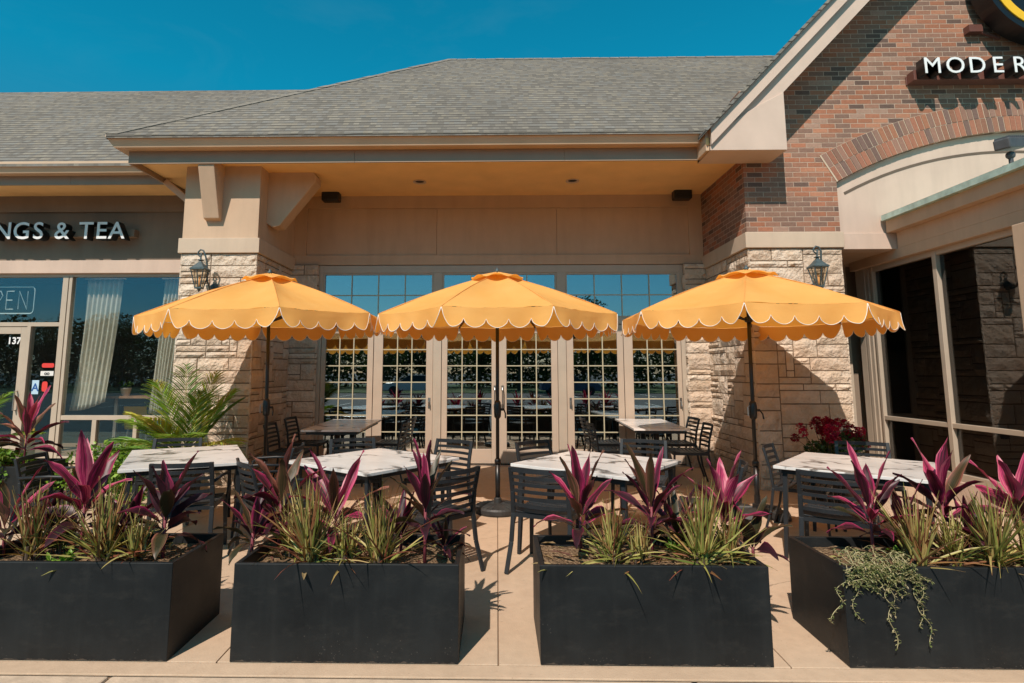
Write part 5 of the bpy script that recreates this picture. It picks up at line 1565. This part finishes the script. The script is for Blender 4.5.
palm('yellow green palm in a dark pot in front of the left stone pier', -3.72, 7.02, gz(7.0), 71, nf=len(fr), fronds=fr, FL=1.1)
palm('palm at the left edge whose drooping fronds reach into view beside the shop door', -6.25, 6.55, gz(6.6)+0.42, 72, nf=8, pot=False, fronds=[(0.1,60,1.05),(0.35,35,1.0),(-0.3,48,1.0),(-0.1,25,0.9),(1.8,60,0.8),(3.0,50,0.8),(-1.6,50,0.7),(2.4,70,0.9)])

# red geraniums
e = thing('red_geranium', 'red flowering geranium in a dark pot against the right stone pier', 'flowers', (3.88, 7.00, gz(7.0)))
m = MB(); m.lathe([(0.16,0.0),(0.19,0.02),(0.23,0.42),(0.25,0.43),(0.25,0.46),(0.22,0.46),(0.20,0.40)], 28); m.build('pot', M['terracotta'], e, smooth=True)
rnd = random.Random(9)
m = MB()
for k in range(10):
    a = rnd.uniform(0, 6.28); r = rnd.uniform(0.0, 0.30)
    leaf_scatter(m, (r*cos(a), r*sin(a)*0.7, rnd.uniform(0.50, 0.72)), (0.15,0.12,0.11), 110, 0.06, [(0.06,0.11,0.03),(0.09,0.15,0.04),(0.04,0.08,0.02)], rnd, 0.3)
m.build('foliage', M['leaf'], e, fixn=False)
m = MB(); ms = MB()
for k in range(34):
    a = rnd.uniform(0, 6.28); r = rnd.uniform(0.05, 0.42)
    c = Vector((r*cos(a), r*sin(a)*0.75, 0.90-0.75*r*r*1.6+rnd.uniform(-0.10, 0.05)))
    ms.tube([(c.x*0.5, c.y*0.5, 0.55), tuple(c)], 0.003, 4)
    q = rnd.choice([(0.42,0.008,0.045),(0.32,0.006,0.035),(0.52,0.02,0.08),(0.26,0.005,0.03)])
    for _ in range(60):
        d = Vector((rnd.gauss(0,1), rnd.gauss(0,1), rnd.gauss(0,0.8))).normalized()
        p = c+d*0.030
        leaf(m, p, (d+Vector((rnd.uniform(-.6,.6), rnd.uniform(-.6,.6), rnd.uniform(-.4,.6)))), 0.030, 0.034, rnd, droop=0.2, n=2, cols=q, petiole=0)
m.build('flowers', M['leaf'], e, fixn=False); ms.build('stems', M['bark'], e)

# ------------------------------------------------------------------ what the glass reflects: the lot, cars and trees behind the photographer
def tree(label, x, y, H, seed):
    rnd = random.Random(seed)
    e = thing('broadleaf_tree', label, 'tree', (x, y, -0.17), group='trees beyond the parking lot')
    m = MB(); m.tube([(0,0,0),(0.1,0,H*0.25),(0.0,0.1,H*0.6)], 0.18, 8, 0.06)
    for k in range(5):
        a = k*1.3; m.tube([(0,0,H*0.25),(cos(a)*H*0.15,sin(a)*H*0.15,H*0.5),(cos(a)*H*0.25,sin(a)*H*0.25,H*0.7)], 0.08, 6, 0.02)
    m.build('trunk', M['bark'], e)
    m = MB()
    for k in range(22):
        a = rnd.uniform(0, 6.28); r = rnd.uniform(0, 0.34)*H; z = rnd.uniform(0.28, 0.9)*H
        r *= sin(pi*min(1, max(0.1, (z/H-0.1)/0.95)))
        leaf_scatter(m, (r*cos(a), r*sin(a), z), (H*0.13, H*0.13, H*0.10), 170, H*0.030, [(0.05,0.08,0.02),(0.07,0.11,0.03),(0.035,0.06,0.02)], rnd, 0.3)
    m.build('crown', M['leaf'], e, fixn=False)
rnd = random.Random(77)
tl_ = ['far left', 'left', 'left of centre', 'centre', 'right of centre', 'right', 'far right']
for k in range(20):
    x = -46+k*4.9+rnd.uniform(-1.2, 1.2)
    tree('leafy tree number %s along the far side of the lot behind the photographer' % ['one','two','three','four','five','six','seven','eight','nine','ten','eleven','twelve','thirteen','fourteen','fifteen','sixteen','seventeen','eighteen','nineteen','twenty'][k], x, -38+rnd.uniform(-4, 4), rnd.uniform(6.5, 9.5), 300+k)
m = MB(); m.box(-70,-60,-0.17,70,-29,-0.12); tag(m.build('lawn', plain('lawn', (0.07,0.11,0.03), 0.95, 0.3, 2)), kind='structure')
def car(label, x, y, mat, rz):
    e = thing('parked_car', label, 'car', (x, y, -0.17), rz, group='cars parked in the lot behind the photographer')
    m = MB()
    body = [(-2.2,0.30),(-2.25,0.70),(-2.0,0.88),(-1.1,0.95),(-0.4,0.98),(1.7,0.98),(2.2,0.90),(2.25,0.35)]
    m.prism(body, -0.88, 0.88); m.build('body', M[mat], e, bevel=0.06)
    m = MB()
    m.add([(-1.0,-0.80,0.95),(1.75,-0.80,0.95),(1.2,-0.62,1.45),(-0.3,-0.62,1.45),(-1.0,0.80,0.95),(1.75,0.80,0.95),(1.2,0.62,1.45),(-0.3,0.62,1.45)],
          [(0,1,2,3),(7,6,5,4),(0,3,7,4),(1,5,6,2),(3,2,6,7),(0,4,5,1)]); m.build('cabin_glass', M['black_plastic'], e, bevel=0.04)
    m = MB(); m.box(-0.25,-0.60,1.45,1.15,0.60,1.48); m.build('car_roof', M[mat], e, bevel=0.01)
    for a in (-1.4, 1.4):
        for b in (-0.86, 0.86):
            m = MB(); m.prism([(0.33*cos(2*pi*k/20), 0.33+0.33*sin(2*pi*k/20)) for k in range(20)], b-0.1, b+0.1)
            m.v = [(p[0]+a, p[1], p[2]) for p in m.v]; m.build('wheel', M['rubber'], e)
car('white car parked in the lot behind the photographer', -6.5, -27.0, 'car_white', radians(2))
car('dark blue car parked in the lot behind the photographer', 5.5, -26.0, 'car_blue', radians(178))
car('dark red car parked in the lot behind the photographer', 17.5, -27.0, 'car_red', radians(-3))

rnd = random.Random(501); m = MB()
for k in range(620):
    c = (rnd.uniform(-75, 75), rnd.uniform(-52, -43), rnd.uniform(0.3, 6.3))
    leaf_scatter(m, c, (2.6, 2.0, 1.8), 90, 0.5, [(0.045,0.07,0.02),(0.06,0.09,0.025),(0.03,0.05,0.015)], rnd, 0.1)
tag(m.build('distant_wood', M['leaf'], None, fixn=False), 'dark belt of woodland beyond the parking lot', 'woodland', kind='stuff')
